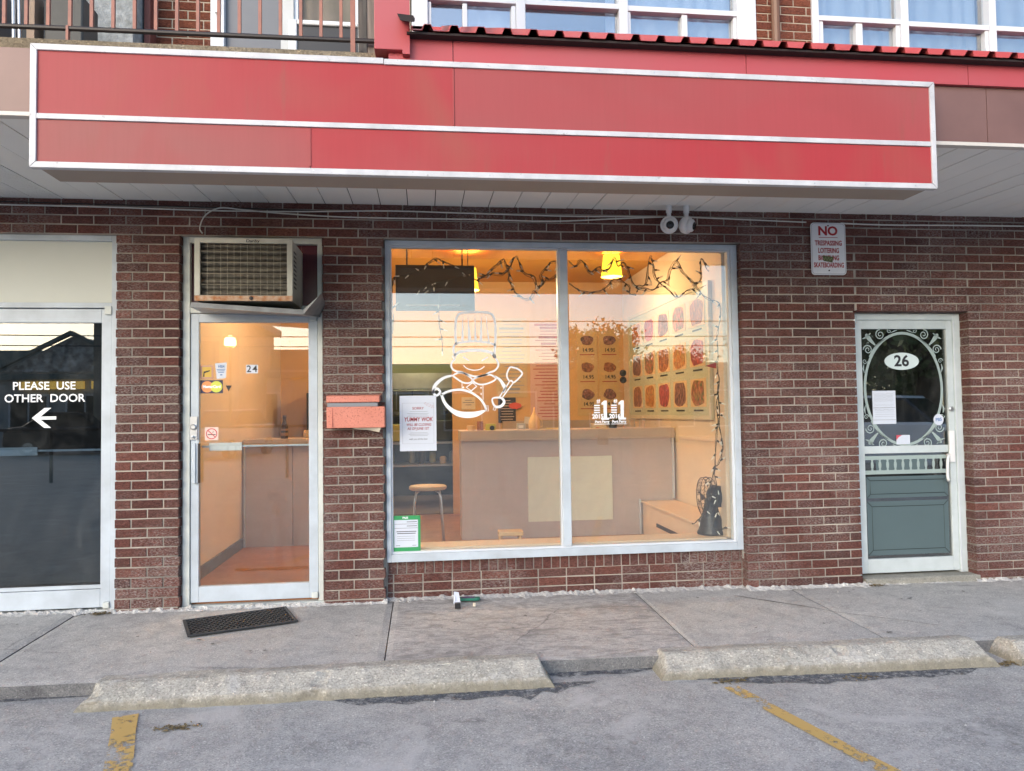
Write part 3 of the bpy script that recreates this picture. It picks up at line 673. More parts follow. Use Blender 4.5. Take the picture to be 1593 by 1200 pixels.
# --- door 26
d3 = thing('glass_door', 'pale green framed door numbered 26 with frosted scroll and baluster decals', 'door')
door_g = M('door_frame_green', (.54, .60, .62), .42, col2=(.42, .48, .49), vs=5, var=.8, spots=(34, .69, (.3, .33, .32), .6))
frame4('frame', door_g, d3, 6.232, 7.190, .02, 2.112, .09, .22, .045, .062, .05, 0)
frame4('door_leaf', door_g, d3, 6.279, 7.127, .035, 2.060, .10, .14, .058, .052, .070, .112)
box('stop_strip', white_v, d3, 7.131, 7.137, .085, .092, .03, 2.05)
box('glass_pane', glass_r, d3, 6.337, 7.075, .118, .124, .148, 1.992)
box('middle_rail', door_g, d3, 6.337, 7.075, .108, .117, .985, 1.045, bevel=.003)
pl = box('pull_plate', plastic_w, d3, 7.062, 7.108, .080, .10, .905, 1.16, bevel=.006)
MB().tube(smooth2([(7.055, .10, .965), (7.03, .06, .955), (7.015, .05, .93), (7.01, .05, .86), (7.01, .05, .79), (7.02, .055, .765), (7.05, .10, .755)], k=4), .011, 8).build('pull_handle', plastic_w, d3, smooth=True)
MB().lathe([(.020, 0), (.020, .008), (.013, .012), (.002, .012)], 18, Matrix.Translation((7.098, .10, 1.335)) @ Matrix.Rotation(PI / 2, 4, 'X')).build('lock_cylinder', steel, d3)
MB().lathe([(.022, 0), (.022, .06)], 14, Matrix.Translation((6.268, .085, 2.03))).build('hinge_pin', steel, d3)
# frosted decals on door 26
YD = .1165
GX0, GX1, GT, GBt = 6.345, 7.067, 1.985, 1.048
ocx, ocz, oa, ob = 6.700, 1.505, .335, .452
st = MB(); st.stroke(ellipse(ocx, ocz, oa, ob, 56), .022, YD, closed=True)
def spiral(mb, cx, cz, r0, turns, ang, sgn, w):
    n = int(turns * 16); pts = []
    for k in range(n + 1):
        t = k / n; r_ = r0 * (1 - .86 * t); a = ang + sgn * turns * 2 * PI * t; pts.append((cx + r_ * math.cos(a), cz + r_ * math.sin(a)))
    mb.stroke(pts, [w * (1 - .45 * k / n) for k in range(n + 1)], YD)
for sx_, sz_ in ((-1, 1), (1, 1), (-1, -1), (1, -1)):
    cx = ocx + sx_ * .3; cz = ocz + sz_ * .40
    qx = lambda u: ocx + sx_ * u
    qz = lambda u: ocz + sz_ * u
    spiral(st, qx(.190), qz(.440), .042, 1.7, PI / 2 if sz_ > 0 else -PI / 2, -sx_ * sz_ , .010)
    spiral(st, qx(.300), qz(.318), .040, 1.7, 0 if sx_ > 0 else PI, sx_ * sz_, .010)
    spiral(st, qx(.110), qz(.470), .020, 1.3, PI / 2, -sx_ * sz_, .007)
    spiral(st, qx(.330), qz(.225), .022, 1.3, 0, sx_ * sz_, .007)
    st.stroke(smooth2([(qx(.235), qz(.355)), (qx(.275), qz(.395)), (qx(.315), qz(.445))], k=4), [.012, .014, .018, .024, .028, .034, .036, .03, .012], YD)
    st.stroke([(qx(.30), qz(.43)), (qx(.272), qz(.452))], [.018, .004], YD); st.stroke([(qx(.31), qz(.42)), (qx(.345), qz(.405))], [.018, .004], YD)
    st.stroke(smooth2([(qx(.150), qz(.405)), (qx(.20), qz(.375)), (qx(.255), qz(.318)), (qx(.29), qz(.26))], k=3), .008, YD)
    st.stroke(smooth2([(qx(.04), qz(.478)), (qx(.075), qz(.466)), (qx(.10), qz(.452))], k=3), [.003, .008, .010, .010, .006, .004, .003], YD)
    st.stroke([(qx(.335), qz(.13)), (qx(.345), qz(.165)), (qx(.338), qz(.20))], [.003, .014, .004], YD)
o = st.build('scroll_decal', frost_l, d3)
fr = MB(); zb = .93
fr.prism([(6.345, .965), (7.067, .965), (7.067, .935), (6.345, .935)], YD, YD + .001); fr.prism([(6.345, .850), (7.06, .850), (7.06, .818), (6.345, .818)], YD, YD + .001)
for k in range(10):
    cx = 6.407 + k * .0665; fr.prism(ellipse(cx, .892, .0125, .036, 12), YD, YD + .001); fr.box(cx - .009, cx + .009, YD, YD + .001, .925, .935); fr.box(cx - .009, cx + .009, YD, YD + .001, .850, .860)
fr.build('baluster_decal', frost_l, d3)
pn = MB(); pn.box(6.352, 7.058, YD + .0012, YD + .0018, .628, .800); pn.box(6.352, 7.058, YD + .0012, YD + .0018, .172, .602); pn.box(6.44, 6.86, YD + .0012, YD + .0018, .8505, .932)
pn.build('panel_decal', frost, d3)
ln = MB()
def pline(x0, x1, z0, z1, q=.034):
    ln.stroke([(x0 + q, z0 + q), (x1 - q, z0 + q), (x1 - q, z1 - q), (x0 + q, z1 - q)], .006, YD - .0004, closed=True)
    for a, b in (((x0, z0), (x0 + q, z0 + q)), ((x1, z0), (x1 - q, z0 + q)), ((x1, z1), (x1 - q, z1 - q)), ((x0, z1), (x0 + q, z1 - q))): ln.stroke([a, b], .005, YD - .0004)
pline(6.352, 7.058, .628, .800, .032); pline(6.352, 7.058, .172, .602, .042)
ln.build('decal_lines', M('decal_line', (.012, .02, .022), .5), d3)
ov = MB().prism(ellipse(6.690, 1.728, .150, .070, 40), YD - .002, YD - .001).build('number_oval', M('oval_pale', (.58, .68, .69), .5), d3)
text('26', .125, 6.688, 1.727, YD - .0022, ink, ov, bold=.0035, sx=1.05)
pp = tag(box('paper_notice', paper, None, 6.424, 6.624, YD - .004, YD - .003, 1.222, 1.490), 'handwritten white form taped inside the oval of door 26', 'notice')
mb = MB()
for k in range(9):
    z = 1.465 - k * .0115 if k < 6 else 1.375 - (k - 6) * .02
    pts = [(6.44 + i * .006, z + rnd.uniform(-.005, .005)) for i in range(28)]; mb.stroke(pts, .0015, YD - .0045)
for z in (1.352, 1.255): mb.stroke([(6.427, z), (6.621, z)], .003, YD - .0045)
for z in (1.335, 1.318, 1.30, 1.283): mb.stroke([(6.44, z), (6.61, z)], .0014, YD - .0045)
mb.build('handwriting', ink_g, pp)
cd_ = tag(box('small_card', paper, None, 6.620, 6.738, YD - .004, YD - .003, 1.056, 1.130), 'small white card with a red corner at the foot of the oval on door 26', 'card')
MB().prism([(6.620, 1.130), (6.668, 1.130), (6.640, 1.112), (6.620, 1.092)], YD - .0048, YD - .0042).build('red_corner', M('card_red', (.6, .1, .14), .5), cd_)
rs = tag(MB().prism(ellipse(6.995, 1.250, .044, .046, 30), YD - .003, YD - .002).build('sticker', paper), 'round pale sticker with blue letters at the right edge of door 26', 'sticker')
text('PBS', .036, 6.995, 1.250, YD - .0034, blue, rs, bold=.001, rot=.1)
step = MB()
for i in range(41):
    x = 6.25 + (7.22 - 6.25) * i / 40; q = .004 * noise.noise(Vector((x * 20, 2, 2)))
    for (y, z) in ((-.005, gz(x, 0) - .02), (-.008 + q, .006 + q), (.004, .016 + q), (.25, .022)): step.v.append((x, y, z))
for i in range(40):
    for k in range(3): a = i * 4 + k; step.f.append((a, a + 1, a + 5, a + 4))
step.f.append((0, 1, 2, 3)); step.f.append((163, 162, 161, 160))
tag(step.build('door_step', concrete_mat('step_concrete', (.22, .22, .19), (.33, .32, .29), .5, agg=200)), 'low worn concrete step under door 26', 'step')
for x0, x1, lab in ((-.32, .69, 'thin concrete sill under the left glass door'), (1.128, 2.104, 'thin metal threshold under door 24')):
    tag(box('threshold', alu_d, None, x0, x1, .04, .22, -.03, .019), lab, 'threshold')
cable_leak = None

# ------------------------------------------------------------------ shop window
wn = thing('shop_window', 'large two-pane aluminium shop window framing the lit takeaway', 'window')
frame4('frame', alu, wn, 2.556, 5.280, .272, 2.645, .045, .15, .034, .050, .038, .058)
frame4('glazing_bead', white_v, wn, 2.590, 5.230, .330, 2.607, .062, .12, .013, .020, .012, .016, bevel=.002)
box('mullion', alu, wn, 3.867, 3.931, .048, .14, .346, 2.595, bevel=.004)
box('mullion_cap', white_v, wn, 3.855, 3.866, .066, .12, .346, 2.595)
box('glass_pane', glass, wn, 2.603, 3.8545, .078, .084, .346, 2.595); box('glass_pane', glass, wn, 3.932, 5.210, .078, .084, .346, 2.595)

# chef emblem, white line vinyl: drawn in its own units (top left of the emblem is 0,0; y down), 0.8 m tall
ch = MB(); U = .807e-3; CX, CZ, CY = 2.836, 2.190, .0765
def cp(pts): return [(CX + a * U, CZ - b * U) for a, b in pts]
def S(pts, w=9, closed=False, k=4): 
    q = smooth2(cp(pts), closed, k); ww = [x * U * 1.75 for x in w] if isinstance(w, list) else w * U * 1.75
    if isinstance(ww, list):
        n = len(q); ww = [ww[0] + (ww[1] - ww[0]) * min(1, 2 * i / n) if i < n / 2 else ww[1] + (ww[2] - ww[1]) * (2 * i / n - 1) for i in range(n)]
    ch.stroke(q, ww, CY, closed=closed)
S([(300, 385), (294, 300), (298, 190), (316, 128), (355, 103), (470, 93), (590, 97), (640, 118), (664, 180), (668, 300), (664, 395), (655, 485)], 13)
S([(300, 385), (278, 415), (275, 455), (290, 500)], 12)
S([(292, 395), (340, 376), (470, 366), (600, 380), (668, 402)], 12)
S([(290, 498), (320, 470), (380, 456), (470, 450), (560, 456), (625, 474), (665, 520)], 16)
for a, b, w in (((364, 140), (358, 362), 20), ((412, 140), (426, 358), 24), ((478, 135), (480, 358), 18), ((537, 140), (532, 360), 22), ((580, 130), (606, 375), 12)):
    ch.stroke(cp([a, b]), [5 * U, w * 1.3 * U], CY)
S([(294, 512), (280, 526), (266, 512), (280, 498)], 7, True); S([(669, 505), (655, 519), (643, 505), (655, 491)], 7, True)
S([(288, 532), (262, 558), (252, 592), (266, 626), (302, 646), (345, 652), (400, 676), (480, 695), (560, 684), (605, 660), (652, 643), (684, 612), (692, 578), (680, 545), (664, 524)], 10)
ch.stroke(cp([(362, 510), (418, 546)]), 13 * U, CY); ch.stroke(cp([(595, 512), (535, 549)]), 13 * U, CY)
S([(366, 590), (400, 620), (460, 636), (520, 628), (562, 600)], 6)
S([(270, 684), (318, 660), (375, 668), (442, 716), (436, 746), (398, 756), (350, 745), (292, 706)], 9, True)
S([(452, 728), (510, 696), (604, 678), (662, 708), (648, 736), (570, 766), (500, 766)], 9, True)
ch.stroke(cp([(450, 752), (486, 786), (435, 828), (390, 795)]), 13 * U, CY, closed=True)
S([(266, 684), (190, 702), (122, 750), (86, 805), (84, 850)], [10, 18, 10])
S([(655, 692), (705, 728), (738, 778), (748, 806), (735, 850)], [8, 20, 8])
S([(148, 835), (115, 868), (82, 835), (115, 802)], 12, True)
ch.stroke(cp([(545, 770), (545, 915)]), 6 * U, CY); ch.stroke(cp([(350, 745), (350, 806)]), 5 * U, CY)
for a in ((362, 795), (527, 800), (527, 858)): ch.prism(ellipse(*cp([a])[0], 8 * U, 8 * U, 10), CY - .0003, CY)
S([(168, 856), (230, 828), (330, 816), (430, 842), (510, 896), (552, 952), (572, 1004)], 12)
outer = smooth2(cp([(150, 865), (170, 930), (220, 1000), (300, 1060), (400, 1080), (490, 1066), (560, 1024), (578, 1010)]), k=4); inner = smooth2(cp([(172, 862), (202, 930), (262, 988), (340, 1018), (450, 1022), (530, 1010), (560, 1006), (578, 1002)]), k=4)
n = min(len(outer), len(inner)); o_ = len(ch.v)
for a, b in zip(outer, inner): ch.v += [(a.x, CY, a.y), (b.x, CY, b.y)]
for i in range(n - 1): ch.f.append((o_ + 2 * i, o_ + 2 * i + 1, o_ + 2 * i + 3, o_ + 2 * i + 2))
ch.stroke(cp([(572, 970), (590, 966), (592, 1020), (562, 1016)]), 7 * U, CY, closed=True); ch.stroke(cp([(146, 838), (176, 862), (150, 872)]), 8 * U, CY, closed=True)
S([(800, 612), (775, 660), (772, 700), (792, 738), (812, 736), (828, 752), (850, 744), (902, 694), (914, 664), (880, 630), (835, 614)], 9, True, 3)
ch.stroke(cp([(796, 742), (700, 886)]), 12 * U, CY); ch.stroke(cp([(828, 758), (720, 900)]), 11 * U, CY)
S([(632, 902), (640, 955), (668, 980), (715, 972), (742, 935), (722, 902), (688, 893)], [8, 16, 8], True, 3)
ch.stroke(cp([(652, 972), (636, 1006), (655, 1014), (668, 984)]), 7 * U, CY)
tag(ch.build('chef_decal', vinyl_w), 'white line decal of a chef in a tall hat holding wok and spatula', 'decal')

# notice and certificates
po = tag(box('paper_notice', paper, None, 2.655, 2.925, .0742, .0762, 1.080, 1.490), 'white closing notice taped to the left pane of the shop window', 'notice')
MB().stroke([(2.675, 1.435), (2.905, 1.435), (2.905, 1.135), (2.675, 1.135)], .0016, .0738, closed=True).build('border', ink_g, po)
text('SORRY', .026, 2.79, 1.395, .0738, ink_r, po, bold=.0003, sx=1.05)
text('YUMMY WOK', .043, 2.792, 1.313, .0738, ink_r, po, bold=.0009, sx=.78, italic=.15)
text('WILL BE CLOSING', .027, 2.795, 1.274, .0738, ink_r, po, bold=.0004, sx=.83, italic=.15)
text('AS OF JUNE 1ST', .027, 2.79, 1.245, .0738, ink_r, po, bold=.0004, sx=.83, italic=.15)
text('wish you all the best', .018, 2.79, 1.168, .0738, ink_g, po, bold=.0004, sx=.9, italic=.2)
mb = MB()
for z, a, b in ((1.372, 2.73, 2.86), (1.358, 2.71, 2.87), (1.347, 2.72, 2.86), (1.337, 2.71, 2.87), (1.214, 2.73, 2.86), (1.204, 2.72, 2.87), (1.193, 2.73, 2.86)): mb.stroke([(a, z), (b, z)], .0022, .0738)
mb.build('small_print', ink_g, po)
mb = MB()
for k in range(14): x_ = 2.84 + k * .005; z_ = 1.43 - k * .002 + .01 * math.sin(k * 1.7); mb.prism(ellipse(x_, z_, .0035, .0025, 6), .0734, .0738)
mb.build('blossom_print', M('blossom', (.5, .25, .3), .6), po)
ce = tag(box('certificate', M('cert_green', (.03, .30, .10), .5), None, 2.600, 2.800, .0742, .0762, .338, .606), 'green bordered inspection certificate in the lower left corner of the window', 'certificate')
box('sheet', paper, ce, 2.608, 2.782, .0735, .0740, .375, .575); text('PASS', .02, 2.69, .590, .0735, vinyl_w, ce, bold=.0006)
mb = MB()
for z, a, b, w in ((.560, 2.70, 2.775, .004), (.545, 2.61, 2.78, .002), (.530, 2.70, 2.775, .004), (.515, 2.61, 2.78, .002), (.490, 2.625, 2.77, .005), (.476, 2.63, 2.765, .005), (.455, 2.63, 2.76, .0015), (.440, 2.63, 2.76, .0015), (.425, 2.63, 2.76, .0015), (.388, 2.62, 2.65, .003), (.388, 2.74, 2.77, .003)): mb.stroke([(a, z), (b, z)], w, .0730)
mb.build('print', ink, ce)
for x_, yr in ((4.125, '2015'), (4.258, '2016')):
    t = thing('award_decal', ('left' if yr == '2015' else 'right') + f' of two white number one decals, reading {yr}', 'decal', (x_, .0765, 1.245), 0, 'award decals on the window')
    def tx(s, sz, a, b, **k): return text(s, sz, a, b, 0, vinyl_w, t, **k)
    tx('#', .045, .035, .188, bold=.001); MB().prism([(.056, .045), (.116, .045), (.116, .060), (.100, .060), (.100, .192), (.080, .192), (.058, .174), (.058, .158), (.074, .163), (.074, .060), (.056, .060)], 0, .001).build('numeral', vinyl_w, t)
    for k in range(4): MB().box(0, .045, 0, .001, .150 - k * .018, .160 - k * .018).build('word_bar', vinyl_w, t)
    tx(yr, .046, .028, .070, bold=.002, sx=.95, name='year'); tx('Port Perry', .026, .062, .030, bold=.0012, name='town'); MB().box(.0, .122, 0, .001, .010, .014).build('rule', vinyl_w, t)

# ------------------------------------------------------------------ string lights inside the window
def px(x, y):     # emblem-sheet units of the light string, 0..550 across the window
    return (2.601 + (x - 610) * .00495, .115, 2.597 - (y - 388) * .00486)
sl = thing('string_lights', 'dark fairy light string looped along the window top and down its right side', 'string lights')
Lp = lambda pts, ox, oy, s_: [(ox + a / s_, oy + b / s_) for a, b in pts]
paths = [
 Lp([(95, 740), (100, 600), (96, 430), (100, 345), (150, 330), (230, 300), (300, 300), (330, 245), (370, 207), (412, 193), (440, 210), (500, 232), (560, 262), (600, 300), (650, 330), (700, 345), (740, 320), (780, 290), (830, 235), (880, 195), (905, 250), (920, 300), (920, 350), (945, 400), (970, 440), (1035, 485), (1090, 450), (1118, 400), (1170, 370), (1160, 300), (1200, 240), (1240, 205), (1280, 235), (1256, 320), (1190, 342)], 590, 360, 4.617),
 Lp([(1190, 342), (1150, 380), (1120, 392), (1105, 325), (1050, 300), (1015, 270), (970, 175), (930, 250), (870, 300), (800, 296), (740, 330)], 590, 360, 4.617),
 Lp([(320, 340), (400, 400), (350, 420), (300, 400), (420, 360), (520, 335), (600, 320)], 590, 360, 4.617),
 Lp([(420, 440), (422, 575), (427, 700), (440, 800), (446, 880)], 590, 360, 4.617),
 Lp([(65, 205), (110, 238), (155, 200), (190, 240), (220, 285), (280, 245), (312, 270), (350, 270), (385, 215), (405, 172), (425, 240), (465, 212), (500, 260), (545, 365), (575, 385), (640, 355), (660, 178), (700, 240), (715, 330), (820, 425), (870, 465), (940, 420), (1010, 390), (960, 330), (910, 270), (870, 190), (830, 250), (800, 330), (750, 355), (690, 405), (590, 400), (565, 430)], 870, 360, 4.617),
 Lp([(65, 370), (120, 412), (200, 432), (290, 420), (335, 395), (380, 345), (430, 335), (500, 388), (510, 440), (560, 455)], 870, 360, 4.617),
 Lp([(1110, 275), (1090, 240), (1070, 175), (1045, 200), (1055, 315), (1010, 390), (1100, 470), (1190, 520), (1180, 690), (1165, 780), (1165, 900), (1160, 1000), (1170, 1100), (1165, 1190)], 870, 360, 4.617),
 Lp([(1010, 0), (1000, 100), (995, 200), (1000, 260), (985, 370), (975, 540), (968, 600), (985, 700), (972, 850), (950, 905), (960, 935), (1000, 945), (1030, 930)], 870, 600, 4.0),
 Lp([(1000, 60), (1015, 200), (1010, 290), (1030, 430), (1000, 520), (970, 550), (930, 720), (890, 830), (840, 895), (820, 905)], 870, 600, 4.0)]
mbw = MB(); bulbs = []
for pi_, pth in enumerate(paths):
    P3 = [Vector(px(*q)) for q in pth]
    for v in P3: v.y += rnd.uniform(-.01, .02)
    P3 = smooth2(P3, k=4); P3 = [p + Vector((noise.noise(p * 40), noise.noise(p * 40 + Vector((5, 0, 0))), noise.noise(p * 40 + Vector((9, 0, 0))))) * .006 for p in P3]
    mbw.tube(P3, .0028, 5)
    if pi_ < 9: mbw.tube([p + Vector((.009 * math.sin(i * .7), .005, .009 * math.cos(i * .9))) for i, p in enumerate(P3)], .0022, 5)
    if pi_ in (0, 1, 4, 5): mbw.tube([p + Vector((.03 * noise.noise(p * 6 + Vector((3, 1, 7))), .01, .035 * noise.noise(p * 5))) for p in P3], .0022, 5)
    acc = 0
    for a, b in zip(P3, P3[1:]):
        acc += (b - a).length
        if acc > (.065 if pi_ < 6 else .075): acc = 0; bulbs.append(b)
mbw.build('wire', wire_d, sl)
bulb_m = M('clear_bulb', (.82, .8, .7), .15); so_ = MB().lathe([(.0042, 0), (.0048, .008), (.0042, .016)], 8).lathe([(.0036, .016), (.0038, .022), (.0026, .032), (.0006, .038)], 8)
sk = MB().lathe([(.0046, 0), (.0052, .008), (.0044, .017)], 8).build('s', wire_d); sk_me = sk.data; bpy.data.objects.remove(sk)
bl = MB().lathe([(.0036, .0172), (.0040, .024), (.0028, .036), (.0006, .042)], 8).build('b', bulb_m); bl_me = bl.data; bpy.data.objects.remove(bl)
for p in bulbs:
    q = Vector((rnd.uniform(-1, 1), rnd.uniform(-.3, .3), rnd.uniform(-1, .35))).normalized().to_track_quat('Z', 'Y').to_euler()
    for nm, me in (('socket', sk_me), ('bulb', bl_me)):
        o = bpy.data.objects.new(nm, me); C.objects.link(o); o.parent = sl; o.location = p; o.rotation_euler = q; o.scale = (1.35, 1.35, 1.5)
MB().prism([(0, 0), (.09, .028), (.09, -.02)], 0, .004).build('red_pennant', M('pennant', (.42, .05, .04), .6), sl, loc=(5.035, .13, 1.70))

# ------------------------------------------------------------------ takeaway interior
def S_(name, mat, *a, label=None):
    o = MB().box(*a).build(name, mat); struct(o, label); return o
S_('shop_floor', floor_m, 1.03, 5.5, .10, 4.2, -.05, .05, label='terracotta tiled floor of the takeaway')
S_('shop_ceiling', ceil_m, .93, 5.6, .241, 4.3, 3.08, 3.18, label='amber lit ceiling of the takeaway')
S_('shop_left_wall', peach, .93, 1.03, .241, 4.3, .05, 3.08); S_('shop_right_wall', peach, 5.5, 5.6, .241, 4.3, .05, 3.08)
S_('shop_back_wall', orange_w, 3.20, 5.5, 4.2, 4.3, .05, 3.08); S_('shop_back_wall', orange_w, 1.03, 2.0, 4.2, 4.3, .05, 3.08); S_('shop_back_wall', orange_w, 2.0, 3.2, 4.2, 4.3, 2.0, 3.08)
S_('shop_front_wall', peach, 5.22, 5.5, .241, .26, .05, 3.08)
S_('window_reveal_wall', sill_m, 5.195, 5.28, .151, .26, .35, 2.60)
tag(box('baseboard', base_m, None, 1.0305, 1.042, .25, 2.19, .05, .15), 'scuffed dark baseboard along the left wall inside door 24', 'baseboard')
# ledge under the window
lg = tag(MB().box(2.56, 5.19, .15, .40, .325, .352).build('window_ledge', sill_m, bevel=.003), 'pale painted ledge inside along the foot of the shop window', 'ledge')
S_('window_ledge_wall', sill_m, 2.56, 5.19, .241, .38, .05, .324)
# counter
ct = thing('serving_counter', 'long beige laminate serving counter with a pale green insert panel', 'counter')
box('front_panel', lam, ct, 3.21, 5.48, 2.20, 2.24, .05, 1.06); box('edge_band', lam_top, ct, 3.20, 5.485, 2.17, 2.66, 1.061, 1.17, bevel=.004)
box('insert_panel', greenish, ct, 3.90, 4.80, 2.188, 2.199, .215, .885, bevel=.002); box('end_panel', lam, ct, 3.21, 3.25, 2.241, 2.60, .05, 1.06); box('corner_trim', white_v, ct, 5.455, 5.478, 2.18, 2.199, .42, 1.06)
ct2 = thing('serving_counter', 'short beige counter section seen through door 24', 'counter')
box('front_panel', lam, ct2, 1.06, 1.515, 2.20, 2.24, .05, 1.045); box('front_panel', lam, ct2, 1.520, 2.46, 2.20, 2.24, .05, 1.045); box('edge_band', lam_top, ct2, 1.045, 2.48, 2.17, 2.66, 1.046, 1.12, bevel=.004)
box('corner_trim', white_v, ct2, 1.045, 1.06, 2.18, 2.24, .05, 1.045)
# low bench cover along the right wall
bn = thing('bench_box', 'pale boxed radiator cover with a slot along the right wall of the shop', 'cover')
box('top', sill_m, bn, 5.10, 5.48, .41, 2.18, .385, .405, bevel=.003); box('side', sill_m, bn, 5.12, 5.14, .41, 2.18, .06, .384); box('slot', iron, bn, 5.112, 5.119, .9, 1.7, .20, .235); box('end', sill_m, bn, 5.141, 5.478, 2.16, 2.18, .06, .384)
box('edge_trim', white_v, bn, 5.085, 5.099, 2.165, 2.1945, .06, .42)
# white rail on the right wall
tag(box('chair_rail', peach, None, 5.482, 5.499, .27, 2.15, 1.06, 1.085), 'thin rail on the peach wall above the bench', 'rail')
# menu board on right wall
mbd = thing('menu_board', 'large grey green board of dish photos on the right wall', 'menu board')
bd = M('board_green', (.46, .50, .38), .5, col2=(.42, .46, .34), vs=1)
box('board', bd, mbd, 5.470, 5.495, 1.15, 3.80, 1.30, 2.52); 
fm = MB(); fm.box(5.462, 5.4955, 1.11, 1.148, 1.26, 2.56); fm.box(5.462, 5.4955, 3.802, 3.84, 1.26, 2.56); fm.box(5.462, 5.4955, 1.148, 3.802, 1.26, 1.298); fm.box(5.462, 5.4955, 1.148, 3.802, 2.522, 2.56); fm.build('board_frame', M('board_frame', (.6, .56, .42), .5), mbd)
def dish_mat(i, a, b, c_):
    mt, n, bb = nodes('dish_photo_%d' % i)
    vo = n.nodes.new('ShaderNodeTexVoronoi'); vo.inputs['Scale'].default_value = 26 + i % 3 * 7; g = n.nodes.new('ShaderNodeNewGeometry'); mp = n.nodes.new('ShaderNodeMapping'); mp.inputs['Scale'].default_value = (1, 1.4, .7)
    no = tex_noise(n, 12, 4, .6, 'Position', dist=1.0); ad = mixc(n, .06, g.outputs['Position'], no.outputs['Color']); n.links.new(ad, mp.inputs[0]); n.links.new(mp.outputs[0], vo.inputs['Vector'])
    sp = n.nodes.new('ShaderNodeSeparateColor'); n.links.new(vo.outputs['Color'], sp.inputs[0])
    r = ramp(n, sp.outputs[0], [(.1, a), (.5, b), (.9, c_)]); r2 = ramp(n, vo.outputs['Distance'], [(0.0, (1.2, 1.2, 1.2)), (.6, (.55, .5, .5))])
    n.links.new(mixc(n, 1, r.outputs[0], r2.outputs[0], 'MULTIPLY'), bb.inputs['Base Color']); bb.inputs['Roughness'].default_value = .5; return mt
pal = [((.35, .12, .05), (.5, .22, .08), (.2, .08, .05)), ((.4, .08, .05), (.55, .25, .1), (.12, .2, .05)), ((.25, .1, .08), (.4, .2, .15), (.1, .05, .04)), ((.45, .06, .06), (.6, .1, .08), (.3, .05, .05)), ((.65, .3, .08), (.55, .2, .05), (.7, .45, .15))]
plate = M('dish_card', (.68, .48, .26), .5)
for r_ in range(3):
    for c_ in range(5):
        yc = 1.42 + c_ * .51; zc = 2.29 - r_ * .39; k = (r_ * 3 + c_) % 5
        box('dish_card', plate, mbd, 5.466, 5.4695, yc - .20, yc + .20, zc - .125, zc + .145)
        pl_ = [(yc + rx * (abs(math.cos(t)) ** .55) * (1 if math.cos(t) > 0 else -1) * (1 + .07 * math.sin(t * 3 + c_ * 2 + r_)), zc + .01 + .122 * (abs(math.sin(t)) ** .6) * (1 if math.sin(t) > 0 else -1) * (1 + .06 * math.sin(t * 5 + r_ + c_))) for t in [q_ * PI / 12 + .01 for q_ in range(24)] for rx in (.165,)]; MB().prism([(a, b) for a, b in pl_], 5.463, 5.4655, 'YZ').build('dish_photo', dish_mat(r_ * 5 + c_, *pal[k]), mbd)
        MB().box(5.466, 5.4695, yc - .12, yc + .12, zc - .168, zc - .152).build('caption', ink, mbd)
# back wall: menus
def poster(lab, x0, x1, z0, z1, mat, lines, inkm, y=4.19, cat='menu'):
    o = tag(box('menu_poster', mat, None, x0, x1, y, y + .008, z0, z1), lab, cat)
    mb = MB(); z = z1 - .04
    while z > z0 + .03:
        w = rnd.uniform(.3, .85) * (x1 - x0) / 2; c_ = (x0 + x1) / 2; mb.stroke([(c_ - w, z), (c_ + w, z)], .010 if rnd.random() > .12 else .03, y - .001); z -= lines
    mb.build('print', inkm, o); return o
pinkp = M('menu_pink', (.60, .40, .36), .6, col2=(.54, .35, .31), vs=1)
poster('tall pink paper menu on the back wall left of the mullion', 4.23, 4.73, 1.25, 2.55, pinkp, .042, ink_r)
poster('cream menu sheet beside the chef decal on the back wall', 3.78, 4.19, 1.55, 2.60, M('menu_cream', (.55, .42, .22), .6), .05, ink_g)
bb_ = poster('black chalk style drinks poster on the back wall above the counter', 3.80, 4.03, 1.22, 1.55, ink, .035, M('chalk', (.5, .4, .35), .6), y=4.18)
tag(MB().prism(ellipse(4.02, 1.44, .085, .042, 26), 4.165, 4.175).build('oval_sign', M('oval_red', (.65, .08, .03), .5)), 'small red oval sign overlapping the black poster', 'sign')
for k, (x0, z1) in enumerate(((4.86, 2.44), (5.16, 2.44), )):
    o = tag(box('menu_poster', M('menu_gold', (.58, .42, .20), .6), None, x0, x0 + .28, 4.19, 4.198, 1.30, z1), ('ochre photo menu with prices just right of the mullion', 'ochre photo menu with prices next to the peach wall')[k], 'menu', 'photo menus on the back wall')
    for j in range(3):
        zc = 2.30 - j * .36; MB().prism([(x0 + .14 + .085 * math.cos(t) * (1 + .12 * math.sin(3 * t + j + k)), zc + .07 * math.sin(t) * (1 + .1 * math.cos(2 * t + j))) for t in [q_ * PI / 9 for q_ in range(18)]], 4.185, 4.189).build('dish_photo', bpy.data.materials['dish_photo_%d' % (2 + 5 * (j % 2))], o)
        text('14.95', .07, x0 + .15, zc - .13, 4.184, ink, o, bold=.001, name='price'); MB().box(x0 + .04, x0 + .24, 4.185, 4.189, zc - .195, zc - .185).build('caption', ink_r, o)
poster('small cream notice on the ochre wall behind the chef decal', 3.32, 3.50, 1.40, 1.56, paper2, .03, ink_g)
bl_ = thing('backbar', 'stainless back bar shelf under the menus behind the counter', 'shelf'); box('top', steel, bl_, 3.55, 5.45, 3.7, 4.18, 1.00, 1.03); box('riser', M('backbar_tan', (.42, .33, .25), .5), bl_, 3.85, 5.45, 4.10, 4.185, 1.031, 1.24)
for k in range(4): box('leg', steel, bl_, 3.58 + k * .6, 3.62 + k * .6, 3.75, 3.79, .05, .999)
sp_ = thing('wall_speaker', 'small two-lobed black speaker on the peach wall', 'speaker', (5.40, 3.9, 1.80))
